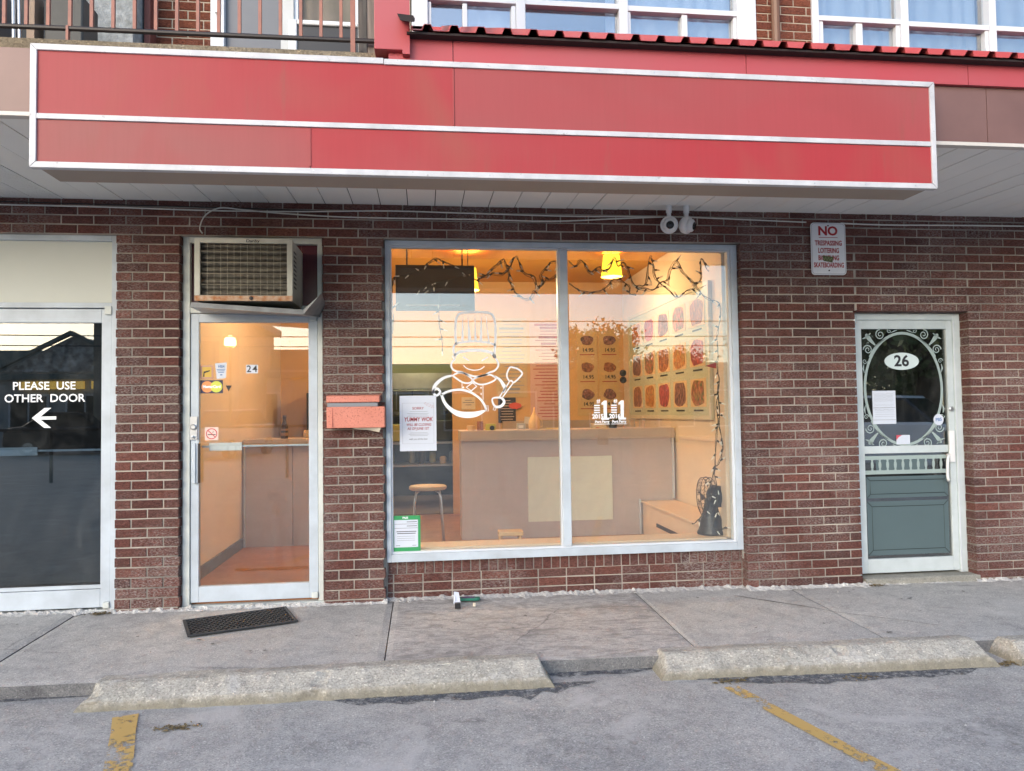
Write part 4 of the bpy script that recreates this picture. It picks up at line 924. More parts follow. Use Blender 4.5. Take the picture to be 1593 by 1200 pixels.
for dz in (-.045, .045): MB().lathe([(.04, 0), (.045, .03), (.03, .06)], 16, Matrix.Translation((0, 0, dz)) @ Matrix.Rotation(PI / 2, 4, 'X')).build('driver', black_p, sp_)
# hanging screen and pendant lamps
tv = thing('hanging_screen', 'black menu screen hung on chains behind the top left of the window', 'screen')
box('screen', M('screen_glass', (.05, .055, .06), .12), tv, 2.597, 3.296, 1.30, 1.34, 2.30, 2.70); frame4('bezel', black_p, tv, 2.587, 3.306, 2.29, 2.71, 1.285, 1.30, .02, .02, .03, .02)
box('light_strip', M('strip', (.5, .55, .58), .4), tv, 2.68, 3.17, 1.280, 1.284, 2.335, 2.348)
for x_ in (2.69, 3.195): MB().tube([(x_, 1.32, 2.71), (x_, 1.32, 3.08)], .008, 6).build('chain', iron, tv)
shade_m = emit_mat('lamp_shade', (1.0, .56, .03), 1.0, (.85, .5, .06))
WARM = (1.0, .70, .39)
def pendant(x, y, z, lab, watts, hanging=True):
    t = thing('pendant_lamp', lab, 'lamp', (x, y, z), 0, 'lit pendant lamps in the takeaway')
    mb = MB(); n = 24
    for h, r_ in ((0, .115), (.235, .088)):
        for k in range(n): a = 2 * PI * k / n; mb.v.append((r_ * math.cos(a), r_ * math.sin(a), h))
    for k in range(n): mb.f.append((k, (k + 1) % n, n + (k + 1) % n, n + k))
    mb.build('lamp_shade', shade_m, t, smooth=True); MB().lathe([(.02, 0), (.035, .03), (.02, .07), (.01, .09)], 14, Matrix.Translation((0, 0, .05))).build('bulb', emit_mat('bulb_glow' + lab[:4], (1, .62, .2), 12), t)
    MB().tube([(0, 0, .2), (0, 0, 3.079 - z)], .005, 6).build('cord', iron, t)
    ld = bpy.data.lights.new('pendant_light', 'POINT'); ld.energy = watts * 1.12; ld.color = WARM; ld.shadow_soft_size = .09; lo = bpy.data.objects.new('pendant_light', ld); C.objects.link(lo); lo.parent = t; lo.location = (0, 0, -.05)
    return t
pendant(4.875, 2.35, 2.815, 'glowing yellow pendant lamp right of the window mullion', 11)
pendant(3.31, 2.35, 2.66, 'glowing pendant lamp partly behind the hanging black screen', 26)
pendant(2.0, 1.5, 2.80, 'pendant lamp near door 24, hidden by the transom', 20)  # extra lamp out of view, added to light the interior behind this door
# stool
stl = thing('stool', 'round wooden stool with steel legs behind the closing notice', 'stool', (2.86, .86, .05))
MB().lathe([(.150, .665), (.158, .672), (.158, .690), (.150, .697), (.001, .697)], 28).build('seat', wood, stl, smooth=False)
for k in range(4):
    a = PI / 4 + k * PI / 2; c_, s_ = math.cos(a), math.sin(a)
    MB().tube([(c_ * .10, s_ * .10, .66), (c_ * .135, s_ * .135, .645), (c_ * .15, s_ * .15, .60), (c_ * .205, s_ * .205, 0)], .0105, 8).build('leg', steel, stl, smooth=True)
MB().tube([(math.cos(PI / 4 + k * PI / 2) * .19, math.sin(PI / 4 + k * PI / 2) * .19, .16) for k in (2, 3)], .006, 6).build('rung', steel, stl)
st2 = thing('stool', 'second wooden stool of which only the seat shows above the ledge', 'stool', (3.53, .62, .05))
MB().box(-.10, .10, -.07, .07, .30, .335).build('seat', wood, st2, bevel=.004)
for sx_ in (-1, 1): MB().bar((sx_ * .08, -.03, .30), (sx_ * .095, -.04, 0), .02).build('leg', wood, st2); MB().bar((sx_ * .08, .04, .30), (sx_ * .095, .05, 0), .02).build('leg', wood, st2)
# fan
fn = thing('desk_fan', 'black desk fan turned sideways on the ledge at the right end of the window', 'fan', (5.135, .33, .352))
MB().lathe([(.11, 0), (.115, .012), (.10, .04), (.085, .11), (.06, .20), (.045, .28)], 24).build('base', black_p, fn, smooth=True)
FM = Matrix.Translation((-.01, 0, .30)) @ Matrix.Rotation(R(-92), 4, 'Z') @ Matrix.Rotation(PI / 2, 4, 'X')
MB().lathe([(.05, -.13), (.085, -.10), (.095, -.03), (.05, .01)], 18, FM).build('motor', black_p, fn, smooth=True)
mb = MB()
for zz, rr in ((-.01, .155), (.055, .155), (.02, .16)): mb.tube([tuple(FM @ Vector((rr * math.cos(a * PI / 16), rr * math.sin(a * PI / 16), zz))) for a in range(33)], .003, 5)
for k in range(26):
    a = k * 2 * PI / 26; mb.tube([tuple(FM @ Vector((q * math.cos(a), q * math.sin(a), zz))) for q, zz in ((.03, .085), (.10, .078), (.155, .05), (.16, .02), (.155, -.01), (.06, -.02))], .0014, 4)
mb.build('cage', black_p, fn)
for k in range(4):
    a = k * PI / 2; MB().add([tuple(FM @ Vector((q * math.cos(a + t), q * math.sin(a + t), zz))) for q, t, zz in ((.02, 0, .03), (.13, -.25, .045), (.14, .35, .02), (.03, .6, .02))], [(0, 1, 2, 3)]).build('blade', dark_m, fn)
# things on the counters
def bottle(lab, x, y, z, prof, mat, cat='bottle', capm=None, name='bottle', grp=None):
    o = MB().lathe(prof, 16).build(name, mat, smooth=True); o.location = (x, y, z); tag(o, lab, cat, grp); return o
bt = bottle('dark brown sauce bottle on the counter behind door 24', 1.42, 2.30, 1.1205, [(.034, 0), (.036, .01), (.036, .12), (.03, .14), (.016, .18), (.016, .21), (.018, .212), (.018, .235)], M('brown_bottle', (.05, .02, .01), .2), name='sauce_bottle')
MB().lathe([(.0365, .03), (.0368, .10)], 16).build('label', M('bottle_label', (.3, .16, .08), .5), bt)
MB().lathe([(.0368, .06), (.0371, .08)], 16).build('label_band', ink, bt)
tag(MB().box(1.60, 1.95, 2.35, 2.55, 1.1205, 1.20).build('carton', M('carton_tan', (.5, .36, .2), .6), bevel=.003), 'low tan carton on the counter behind door 24', 'carton')
sq = thing('cat_ornament', 'pale gold figurine with pointed top on the counter by the mullion', 'ornament', (4.00, 2.35, 1.1705))
MB().lathe([(.05, 0), (.062, .02), (.065, .08), (.05, .12), (.03, .15), (.012, .19), (.006, .235)], 18).build('body', M('gold_pale', (.75, .5, .26), .4), sq, smooth=True)
MB().prism([(-.11, .07), (-.05, .055), (-.045, .13), (-.105, .14)], -.01, -.005).build('card', paper2, sq); MB().tube([(.05, 0, .12), (.085, 0, .09), (.085, 0, .03), (.05, 0, .02)], .006, 6).build('handle', M('gold_pale', (0, 0, 0)), sq)
jr = bottle('glass candy jar on the left end of the counter', 3.42, 2.32, 1.1705, [(.032, 0), (.034, .01), (.034, .075), (.030, .08), (.032, .082), (.032, .095)], M('jar_red', (.28, .12, .09), .25), 'jar', name='candy_jar')
bx = tag(MB().box(3.475, 3.58, 2.28, 2.36, 1.1705, 1.238).build('yellow_box', M('yellow_box', (.55, .5, .08), .5), bevel=.003), 'yellow box with a dark dial next to the candy jar', 'box'); MB().lathe([(.025, 0), (.025, .02)], 14, Matrix.Translation((3.54, 2.28, 1.195)) @ Matrix.Rotation(PI / 2, 4, 'X')).build('dial', black_p, bx)
tag(MB().lathe([(.04, 0), (.042, .05), (.04, .052)], 14).build('cream_tub', M('tub_cream', (.65, .48, .3), .5), loc=(3.32, 2.32, 1.1705)), 'cream tub at the very left end of the counter', 'tub')
cl_ = tag(MB().box(3.83, 3.92, 2.45, 2.52, 1.1705, 1.235).build('card_reader', M('reader_grey', (.42, .45, .47), .4), bevel=.005), 'grey card reader with a bright screen on the counter', 'card reader'); box('display', M('reader_display', (.75, .8, .85), .3), cl_, 3.845, 3.895, 2.446, 2.449, 1.185, 1.215)
tag(MB().box(4.14, 4.30, 2.36, 2.44, 1.1705, 1.184).build('ruler', M('ruler_gold', (.7, .55, .25), .5)), 'flat gold strip lying on the counter', 'strip')
npk = thing('napkin_rack', 'wire napkin rack at the right end of the counter', 'rack', (5.12, 2.35, 1.1705))
for k in range(5): MB().tube([(-.13 + k * .055, 0, 0), (-.13 + k * .055, 0, .10)], .003, 5).build('wire', steel, npk)
MB().tube([(-.14, 0, .10), (.10, 0, .10)], .003, 5).build('top_wire', steel, npk)
pt_ = thing('potted_plant', 'small leafy potted plant on the counter behind the award decals', 'plant', (4.86, 2.36, 1.1705))
MB().lathe([(.04, 0), (.055, .06), (.055, .065)], 14).build('pot', dark_m, pt_)
mb = MB()
for k in range(9): mb.tube([(0, 0, .06), (.03 * math.cos(k), .03 * math.sin(k), .11), (.07 * math.cos(k), .07 * math.sin(k), .14)], .002, 4)
for k in range(110):
    a = rnd.uniform(0, 2 * PI); q = rnd.uniform(.0, .075); h = rnd.uniform(.06, .16); mb.add([(q * math.cos(a), q * math.sin(a), h), ((q + .03) * math.cos(a + .3), (q + .03) * math.sin(a + .3), h + .01), ((q + .045) * math.cos(a), (q + .045) * math.sin(a), h - .005), ((q + .03) * math.cos(a - .3), (q + .03) * math.sin(a - .3), h + .012)], [(0, 1, 2, 3)])
mb.build('leaves', foliage, pt_)
bxp = tag(box('paper_carton', paper2, None, 4.98, 5.16, 3.85, 4.0, 1.031, 1.20, bevel=.004), 'pale printed carton on the back bar below the photo menus', 'carton'); MB().box(5.02, 5.06, 3.848, 3.8495, 1.08, 1.15).build('print', ink_r, bxp)
tag(MB().lathe([(.05, 0), (.055, .12), (.04, .15)], 14).build('steel_canister', steel, loc=(4.62, 3.95, 1.031)), 'steel canister on the back bar', 'canister')
# fridge behind the short counter
fg = thing('refrigerator', 'tall pale refrigerator behind the short counter at door 24', 'refrigerator'); box('body', M('fridge_tan', (.58, .44, .30), .4), fg, 1.55, 2.25, 3.45, 4.1, .05, 1.72, bevel=.01); box('door', M('fridge_tan2', (.62, .47, .33), .4), fg, 1.555, 2.245, 3.40, 3.448, .1, 1.70, bevel=.008)
tag(box('dark_gap_panel', dark_m, None, 1.44, 1.53, 3.6, 4.1, .05, 1.62), 'dark upright panel left of the pale refrigerator', 'panel')
# kitchen beyond the opening
S_('kitchen_floor', M('kitchen_floor', (.16, .09, .05), .5), 1.0, 4.2, 4.3, 8, 0, .05); S_('kitchen_ceiling', olive, 1.0, 4.2, 4.3, 8, 2.6, 2.7); S_('kitchen_back_wall', olive, 1.0, 4.2, 7.4, 7.5, .05, 2.6)
S_('kitchen_left_wall', olive, .9, 1.0, 4.3, 7.5, .05, 2.6); S_('kitchen_right_wall', olive, 4.2, 4.3, 4.3, 7.5, .05, 2.6)
ktb = thing('kitchen_table', 'steel prep table with shelves in the kitchen behind the opening', 'table')
for z_ in (.92, .60): box('shelf', steel, ktb, 2.15, 3.55, 5.2, 5.8, z_, z_ + .03)
for x_ in (2.2, 3.5): box('leg', steel, ktb, x_ - .02, x_ + .02, 5.22, 5.26, .05, .919); box('leg', steel, ktb, x_ - .02, x_ + .02, 5.74, 5.78, .05, .919)
for x0, x1, z0, z1, mt2, nm, lb in ((2.25, 2.50, .955, 1.20, M('tin_yellow', (.55, .5, .15), .5), 'food_tin', 'yellow tin on the steel kitchen table'), (2.62, 2.80, .955, 1.08, M('lid_yellow', (.6, .55, .1), .5), 'lidded_tub', 'tub with a yellow lid on the kitchen table'), (2.95, 3.25, .955, 1.25, dark_m, 'rice_cooker', 'dark cooker at the right of the kitchen table')):
    tag(MB().box(x0, x1, 5.3, 5.6, z0, z1).build(nm, mt2, bevel=.02), lb, 'container')
kc = random.Random(5)
for k in range(9):
    xx = 2.2 + k * .15; hh = kc.uniform(.08, .22); zz = .6305 if k % 3 == 0 else .9505
    if k in (0, 1, 3, 4, 5, 6, 7): zz = .6305
    tag(MB().lathe([(.045, 0), (.05, .01), (.05, hh), (.03, hh + .02)], 12).build('kitchen_jar', (dark_m, olive, MATS['tub_cream'], steel)[k % 4], loc=(xx, 5.35 + (k % 2) * .18, zz)), ('dark', 'olive', 'cream', 'steel')[k % 4] + ' container under the kitchen table top, number %s from the opening edge' % ('one two three four five six seven eight nine'.split()[k]), 'container', 'containers on the kitchen table shelf')
rk = thing('pot_rack', 'rail of hanging ladles and pans under the kitchen hood', 'rack', (0, 6.35, 1.72)); MB().tube([(1.6, 0, 0), (3.8, 0, 0)], .012, 6).build('rail', steel, rk)
for k in range(7): MB().tube([(1.9 + k * .25, 0, 0), (1.9 + k * .25, 0, -.2 - .05 * (k % 3))], .008, 5).lathe([(.02, 0), (.06, .01), (.07, .05)], 12, Matrix.Translation((1.9 + k * .25, 0, -.28 - .05 * (k % 3)))).build('ladle', (steel, dark_m)[k % 2], rk)
stv = thing('stove', 'dark stove block under the kitchen hood', 'stove'); box('body', dark_m, stv, 1.3, 3.9, 6.5, 7.3, .05, .95); box('hood', steel, stv, 1.3, 3.9, 6.4, 7.3, 1.75, 2.0)
for k in range(4): MB().lathe([(.12, 0), (.16, .1), (.02, .12)], 14, Matrix.Translation((1.7 + k * .55, 6.9, .951))).build('pot', dark_m, stv)
cab = thing('wall_cabinet', 'olive wall cabinet on the kitchen back wall', 'cabinet'); box('body', olive, cab, 2.2, 2.95, 7.0, 7.39, 1.3, 1.74); box('door', M('cab_door', (.38, .37, .2), .5), cab, 2.21, 2.56, 6.98, 6.999, 1.31, 1.73); box('door', M('cab_door', (0, 0, 0)), cab, 2.57, 2.94, 6.98, 6.999, 1.31, 1.73)
kl = thing('ceiling_light', 'small lit ceiling lamp in the kitchen', 'lamp', (2.7, 5.8, 2.56)); MB().lathe([(.14, -.05), (.15, -.02), (.15, .039)], 20).build('diffuser', emit_mat('kitchen_glow', (1, .9, .55), 3), kl)
ld = bpy.data.lights.new('kitchen_light', 'POINT'); ld.energy = 22; ld.color = (1, .86, .5); ld.shadow_soft_size = .12; lo = bpy.data.objects.new('kitchen_light', ld); C.objects.link(lo); lo.parent = kl; lo.location = (0, 0, -.12)

# dark rooms behind the other doors and the upper windows
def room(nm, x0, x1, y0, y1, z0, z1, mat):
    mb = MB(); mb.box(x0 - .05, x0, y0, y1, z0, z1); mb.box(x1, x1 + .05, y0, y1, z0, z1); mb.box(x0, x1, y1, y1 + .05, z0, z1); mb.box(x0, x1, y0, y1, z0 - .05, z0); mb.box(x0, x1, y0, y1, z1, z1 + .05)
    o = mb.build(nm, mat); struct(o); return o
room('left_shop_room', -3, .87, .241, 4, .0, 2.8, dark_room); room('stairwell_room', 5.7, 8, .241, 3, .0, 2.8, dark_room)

# ------------------------------------------------------------------ soffit, fascia, sign
sf = thing('soffit', 'grey white vinyl soffit boards under the overhang', 'soffit')
def sz(y): return 2.895 + y * .03
k = 0; x = -3.44
perf = M('soffit_perforated', (.74, .76, .76), .55, spots=(95, .60, (.12, .12, .12), .9))
while x < 10:
    a, b = x + .003, x + .196; y0, y1 = -1.60, .02; mb = MB(); j = rnd.uniform(-.002, .002)
    vs = [(a, y0, sz(y0) + j), (b, y0, sz(y0) + j), (b, y1, sz(y1) + j), (a, y1, sz(y1) + j)]; vs += [(p, q, r_ + .012) for p, q, r_ in vs]
    vs[0:0] = []; mb.add(vs, [(0, 1, 2, 3), (4, 7, 6, 5), (0, 4, 5, 1), (1, 5, 6, 2), (2, 6, 7, 3), (3, 7, 4, 0)])
    mb.build('soffit_board', perf if x < .25 else soffit_m, sf, bevel=.0015); x += .199
box('backing', dark_gap, sf, -6, 12, -1.59, .02, 2.90, 2.92)
# fascia behind the sign
fs = thing('fascia', 'faded brown metal fascia running behind the long red sign', 'fascia')
xs = [-6, -.6, 1.2, 3.6, 6.05, 8.6, 12]
for a, b in zip(xs, xs[1:]): MB().box(a + .002, b - .002, -1.64, -1.61, 2.862, 3.178).build('fascia_panel', fascia_m, fs)
box('bottom_trim', M('fascia_trim', (.58, .54, .50), .5), fs, -6, 12, -1.648, -1.60, 2.838, 2.858)
for (x_, z_) in ((6.31, 3.06), (6.30, 2.955)): MB().lathe([(.008, 0), (.008, .004)], 8, Matrix.Translation((x_, -1.640, z_)) @ Matrix.Rotation(PI / 2, 4, 'X')).build('screw_hole', iron, fs)
# red cladding and upstand
cl = thing('red_cladding', 'red painted metal cladding above the sign with a square upstand at its left end', 'cladding')
for a, b in ((2.67, 3.00), (3.004, 4.6), (4.604, 5.92), (5.924, 9), (9.004, 12)): box('cladding_panel', clad, cl, a, b, -1.665, -1.62, 3.180, 3.305)
box('upstand', clad, cl, 2.600, 2.765, -1.70, -1.45, 3.222, 5.6, bevel=.003)
box('cover_strip', clad, cl, 2.742, 2.780, -1.704, -1.66, 3.20, 5.2)
# corrugated roof
rf = thing('corrugated_canopy', 'red corrugated metal lean-to roof above the cladding', 'roof')
mt3 = MB(); x = 2.77; prof = []
P_ = .1365
while x < 12:
    prof += [(x, 0), (x + .072, 0), (x + .085, .026), (x + .118, .026), (x + .131, 0)]; x += P_
zt0 = 3.312; n = len(prof)
for (y, z) in ((-1.735, zt0), (.0, zt0 + .915)):
    for a, h in prof: mt3.v.append((a, y - h * .45, z + h))
for i in range(n - 1): mt3.f.append((i, i + 1, n + i + 1, n + i))
o = mt3.build('roof_sheet', roof_red, rf); so = o.modifiers.new('t', 'SOLIDIFY'); so.thickness = .002
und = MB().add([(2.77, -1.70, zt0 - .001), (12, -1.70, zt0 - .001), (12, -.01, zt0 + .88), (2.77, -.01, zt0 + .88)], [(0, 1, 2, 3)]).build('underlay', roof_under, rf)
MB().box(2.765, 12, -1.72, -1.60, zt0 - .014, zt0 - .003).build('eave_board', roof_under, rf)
MB().add([(2.72, -1.83, zt0 + .028), (2.80, -1.83, zt0 + .022), (2.80, -1.83, zt0 - .012), (2.735, -1.83, zt0 - .006), (2.72, -.9, zt0 + .51), (2.80, -.9, zt0 + .51), (2.80, -.9, zt0 + .49), (2.735, -.9, zt0 + .49)], [(0, 1, 2, 3), (4, 7, 6, 5), (0, 4, 5, 1), (1, 5, 6, 2), (2, 6, 7, 3), (3, 7, 4, 0)]).build('rake_trim', roof_under, rf)
box('head_flashing', roof_red, rf, 2.77, 12, -.02, .0, 4.20, 4.24)
# the sign
sg = thing('sign_board', 'long blank faded red sign box with white metal trim over the doors', 'sign')
A, Bx, Z_0, Z_1 = .985, 5.645, 2.552, 3.150
YS = -1.75
box('sign_body', M('sign_body', (.33, .27, .22), .6, col2=(.27, .21, .17), vs=2), sg, A + .02, Bx - .02, YS + .03, -1.49, Z_0 + .012, Z_1 - .02)
for a, b, mt4 in ((A + .028, 3.00, sign_a), (3.004, 5.62, sign_b)): box('face_panel', mt4, sg, a, b, YS + .006, YS + .029, 2.815, Z_1 - .028)
for a, b, mt4 in ((A + .028, 2.285, sign_b), (2.289, 5.62, sign_a)): box('face_panel', mt4, sg, a, b, YS + .006, YS + .029, Z_0 + .028, 2.785)
def trim(name, poly): return MB().prism(poly, YS - .004, YS + .034).build(name, trim_w, sg, bevel=.002)
q = .030
trim('trim', [(A, Z_1), (2.648, Z_1), (2.648, Z_1 - q), (A + q, Z_1 - q)]); trim('trim', [(2.651, Z_1 - .004), (Bx, Z_1 - .004), (Bx - q, Z_1 - q - .002), (2.651, Z_1 - q - .002)])
trim('trim', [(A, Z_0), (A + q, Z_0 + q), (A + q, Z_1 - q - .001), (A, Z_1 - .001)]); trim('trim', [(Bx, Z_0), (Bx, Z_1 - .006), (Bx - q + .002, Z_1 - q - .004), (Bx - q + .002, Z_0 + q)])
trim('trim', [(A + .001, Z_0 - .001), (Bx - .001, Z_0 - .001), (Bx - q, Z_0 + q - .002), (A + q, Z_0 + q - .002)])
MB().box(A + q, Bx - q + .001, YS - .003, YS + .03, 2.787, 2.813).build('middle_trim', trim_w, sg, bevel=.002)
sc_ = MB()
for k in range(16):
    for z_ in (Z_1 - .016, Z_0 + .014): sc_.lathe([(.004, 0), (.003, .002)], 7, Matrix.Translation((A + .15 + k * .292, YS - .004, z_)) @ Matrix.Rotation(PI / 2, 4, 'X'))
o = sc_.build('trim_screws', steel, sg); o['kind'] = 'stuff'
for z0_, z1_, x_ in ((2.82, 3.11, 3.0), (2.59, 2.78, 2.287)): box('seam_cap', sign_b, sg, x_ - .006, x_ + .002, YS + .002, YS + .0055, z0_, z1_)

# ------------------------------------------------------------------ upper floor
uw = thing('upper_wall', 'orange brown brick wall of the upper floor between its windows', 'wall')
mmu = MB(); mmu.box(-6, 12, .006, .24, 2.96, 4.0); mmu.box(.8, 1.34, .006, .24, 4.0, 6.6); mmu.box(5.47, 5.93, .006, .24, 4.0, 6.6); mmu.box(2.45, 2.76, .006, .24, 4.0, 6.6); mmu.box(-6, 12, .3, .4, 2.96, 6.6); mmu.box(-6, .3, .006, .24, 4.0, 6.6)
mmu.build('mortar_bed', M('mortar_up', (.40, .34, .27), .95), uw)
def lay_up(x0, x1, z0, z1, ph):
    r_ = 0; z = z0
    while z < z1:
        for a, b in course(x0, x1, ph + (H if r_ % 2 else 0)):
            o = bpy.data.objects.new('brick', rnd.choice(MESH_UP)); C.objects.link(o); o.parent = uw; o.location = (a, rnd.uniform(-.001, .001), z + .005); o.scale = ((b - a) / BW, 1, 1)
        z += CH; r_ += 1
lay_up(5.47, 5.93, 4.22, 4.95, 5.46); lay_up(.93, 1.33, 3.95, 4.6, .955)
tag(MB().tube([(5.60, -.06, 4.15), (5.60, -.06, 6)], .032, 10).build('downpipe', M('brown_pipe', (.16, .085, .05), .5)), 'brown downpipe on the brick between the upper windows', 'pipe')
curt = M('sheer_curtain', (.62, .66, .70), .8, col2=(.5, .54, .58), vs=2)
def curtain(parent, x0, x1, y, z0, z1, amp=.012):
    mb = MB(); n = int((x1 - x0) / .02)
    for i in range(n + 1):
        x = x0 + (x1 - x0) * i / n; yy = y + amp * math.sin(i * .9 + 1.3 * math.sin(i * .23)); mb.v += [(x, yy, z0), (x, yy, z1)]
    for i in range(n): mb.f.append((2 * i, 2 * i + 2, 2 * i + 3, 2 * i + 1))
    return mb.build('curtain', curt, parent, smooth=True)
def upper_window(lab, x0, x1, lay_):
    t = thing('upper_window', lab, 'window', (0, 0, 0), 0, 'white vinyl windows of the upper floor')
    z0, z1 = 4.18, 5.9
    for a, b in lay_['v']: MB().box(a, b, -.02, .07, z0, z1).build('upright', white_v, t, bevel=.003)
    for a, b, z in lay_['h']: MB().box(a, b, -.012, .06, z, z + .042).build('transom', white_v, t, bevel=.003)
    for a, b in lay_['s']: MB().box(a, b, .0, .05, z0, lay_['zh']).build('sash', white_v, t, bevel=.002)
    for a, b in lay_['g']: box('glass_pane', glass_up, t, a, b, .045, .05, z0, z1)
    for a, b in lay_['c']: curtain(t, a, b, .12, z0, z1)
    return t
upper_window('white upper window just right of the red upstand', 2.77, 5.46, dict(v=[(2.77, 2.89), (3.555, 3.625), (4.355, 4.425), (5.305, 5.46)], bars=[], zh=4.44,
    h=[(2.89, 3.555, 4.452), (3.625, 4.355, 4.452), (4.425, 5.305, 4.444)], s=[(3.15, 3.185), (4.86, 4.905), (5.28, 5.304), (2.892, 2.915), (3.52, 3.553), (4.427, 4.45)],
    g=[(2.892, 3.553), (3.627, 4.353), (4.427, 5.303)], c=[(3.20, 3.55), (4.45, 5.3), (4.28, 4.35)]))
upper_window('white upper window at the top right corner', 5.93, 9.2, dict(v=[(5.93, 5.985), (6.69, 6.755), (7.47, 7.53), (8.3, 8.36), (9.1, 9.2)], bars=[], zh=4.445,
    h=[(5.985, 6.69, 4.447), (6.755, 7.47, 4.437), (7.53, 8.3, 4.437)], s=[(5.987, 6.03), (6.31, 6.365), (6.655, 6.688), (7.44, 7.468)],
    g=[(5.987, 6.688), (6.757, 7.468), (7.532, 8.298)], c=[(6.03, 6.70), (6.78, 7.45), (7.55, 8.3)]))
for a, b in ((2.77, 5.4), (6, 9)): room('upper_room', a, b, .10 + .1, .29, 4.1, 6.2, M('upper_room_grey', (.10, .11, .12), .8))

# balcony at the left
bc = thing('balcony', 'concrete balcony with rusty pink balusters above the left of the sign', 'balcony')
sl_ = MB(); n = 120
for i in range(n + 1):
    x = -6 + (2.675 + 6) * i / n; q = .004 * noise.noise(Vector((x * 12, 0, 0)))
    for (y, z) in ((-1.50, 3.10), (-1.60, 3.10), (-1.602 + q, 3.247 + q), (-1.55, 3.256 + q), (0, 3.26)): sl_.v.append((x, y, z))
for i in range(n):
    for k in range(4): a = i * 5 + k; sl_.f.append((a, a + 1, a + 6, a + 5))
sl_.build('balcony_slab', slab_edge, bc)
MB().box(-6, 2.67, -1.5, .0, 2.93, 3.20).build('slab_core', slab_edge, bc)
MB().tube([(-4, -1.55, 3.315), (2.60, -1.55, 3.335)], .0125, 8).build('bottom_rail', iron, bc)
for k, x in enumerate([.43 - .1035 * i for i in range(20, 0, -1)] + [.762 + .1035 * (i - 3) for i in range(0, 21)]):
    if x > 2.50: continue
    mb = MB().box(x - .008, x + .008, -1.557, -1.541, 3.325, 4.2); mb.build('baluster', rust_rail, bc)
MB().box(2.468, 2.492, -1.565, -1.541, 3.22, 4.2).build('post', rust_rail, bc); MB().box(-.18, -.15, -1.565, -1.541, 3.22, 4.2).build('post', rust_rail, bc); MB().box(1.058, 1.07, -1.565, -1.541, 3.22, 3.34).build('post', rust_rail, bc)
tag(MB().tube([(-4, -1.55, 4.2), (2.6, -1.55, 4.2)], .016, 8).build('handrail', iron), 'iron handrail of the balcony just above the frame', 'handrail')
wpo = M('grey_wood', (.22, .20, .18), .8, col2=(.12, .11, .10), vs=10, stretch=(6, 6, .4), var=1)
tag(box('wooden_post', wpo, None, 2.500, 2.545, -1.46, -1.41, 3.23, 5.2), 'grey weathered wooden post nearer the balusters', 'post', 'wooden posts at the balcony end'); tag(box('wooden_post', wpo, None, 2.553, 2.60, -1.52, -1.46, 3.23, 5.2), 'brown weathered wooden post against the red upstand', 'post', 'wooden posts at the balcony end')
tag(box('concrete_column', stucco, None, .40, .90, -.28, .0, 3.23, 6.2), 'grey stucco column at the back of the balcony', 'column')
tag(box('red_brown_post', M('redbrown', (.17, .05, .04), .6), None, .915, .955, -.12, .0, 3.23, 6.2), 'red brown post between the column and the brick', 'post')
bdoor = thing('screen_door', 'white framed screen door at the back of the balcony', 'door'); box('frame', white_v, bdoor, 1.34, 1.435, -.05, .05, 3.23, 5.6, bevel=.003); box('screen', M('door_screen', (.10, .11, .13), .35, col2=(.14, .15, .17), vs=1.5), bdoor, 1.435, 1.83, .0, .02, 3.23, 5.5); box('jamb', M('jamb', (.5, .52, .53), .6, col2=(.38, .4, .41), vs=6), bdoor, 1.83, 1.92, -.05, .05, 3.23, 5.6)
box('handle', steel, bdoor, 1.375, 1.40, -.075, -.05, 4.24, 4.38, bevel=.006); bw = thing('balcony_window', 'balcony window with draped curtain above a white air conditioner', 'window')
frame4('frame', white_v, bw, 1.92, 2.38, 4.06, 5.4, -.03, .05, .03, .03, .04, .07); dc = curtain(bw, 1.95, 2.35, .03, 4.13, 4.8, .008); dc.data.materials.clear(); dc.data.materials.append(M('brown_drape', (.16, .14, .12), .8, col2=(.10, .10, .08), vs=4, var=1))
acb = thing('air_conditioner', 'white cabinet with a black opening under the balcony window', 'air conditioner'); frame4('cabinet', plastic_w, acb, 1.925, 2.42, 3.75, 4.10, -.30, -.02, .06, .02, .035, .03, bevel=.02); box('grille', black_p, acb, 1.985, 2.40, -.28, -.05, 3.78, 4.065)
def slats(par):
    for k in range(8): MB().box(-.15, .14, -.82, -.80, 3.62 + k * .055, 3.65 + k * .055).build('slat', M('slat_dark', (.05, .07, .09), .5), par)
shl = thing('louvred_panel', 'dark louvred panel leaning at the far left of the balcony', 'panel'); box('frame', dark_m, shl, -.30, .20, -.80, -.76, 3.23, 4.4); slats(shl)
tag(box('storage_box', M('box_grey', (.14, .14, .14), .7, col2=(.1, .1, .1), vs=5), None, .22, .52, -1.2, -.9, 3.23, 3.74, bevel=.01), 'dark grey storage box behind the balusters', 'box')
fc = thing('folded_chair', 'folded metal tube chair on the balcony', 'chair')
for x_ in (0, .03): MB().tube([(.42 + x_, -1.25, 4.1), (.62 + x_, -1.2, 3.75), (.63 + x_, -1.2, 3.24)], .010, 8).build('leg', steel, fc)
box('seat', M('chair_tan', (.35, .25, .18), .6), fc, .70, .74, -1.22, -1.12, 3.24, 3.7)
tag(box('stool_dark', dark_m, None, .78, .98, -1.2, -1.0, 3.23, 3.7, bevel=.01), 'low dark box beside the folded chair', 'box')
S_('balcony_dark_wall', dark_room, -6, .4, -.1, .0, 3.23, 6.2)

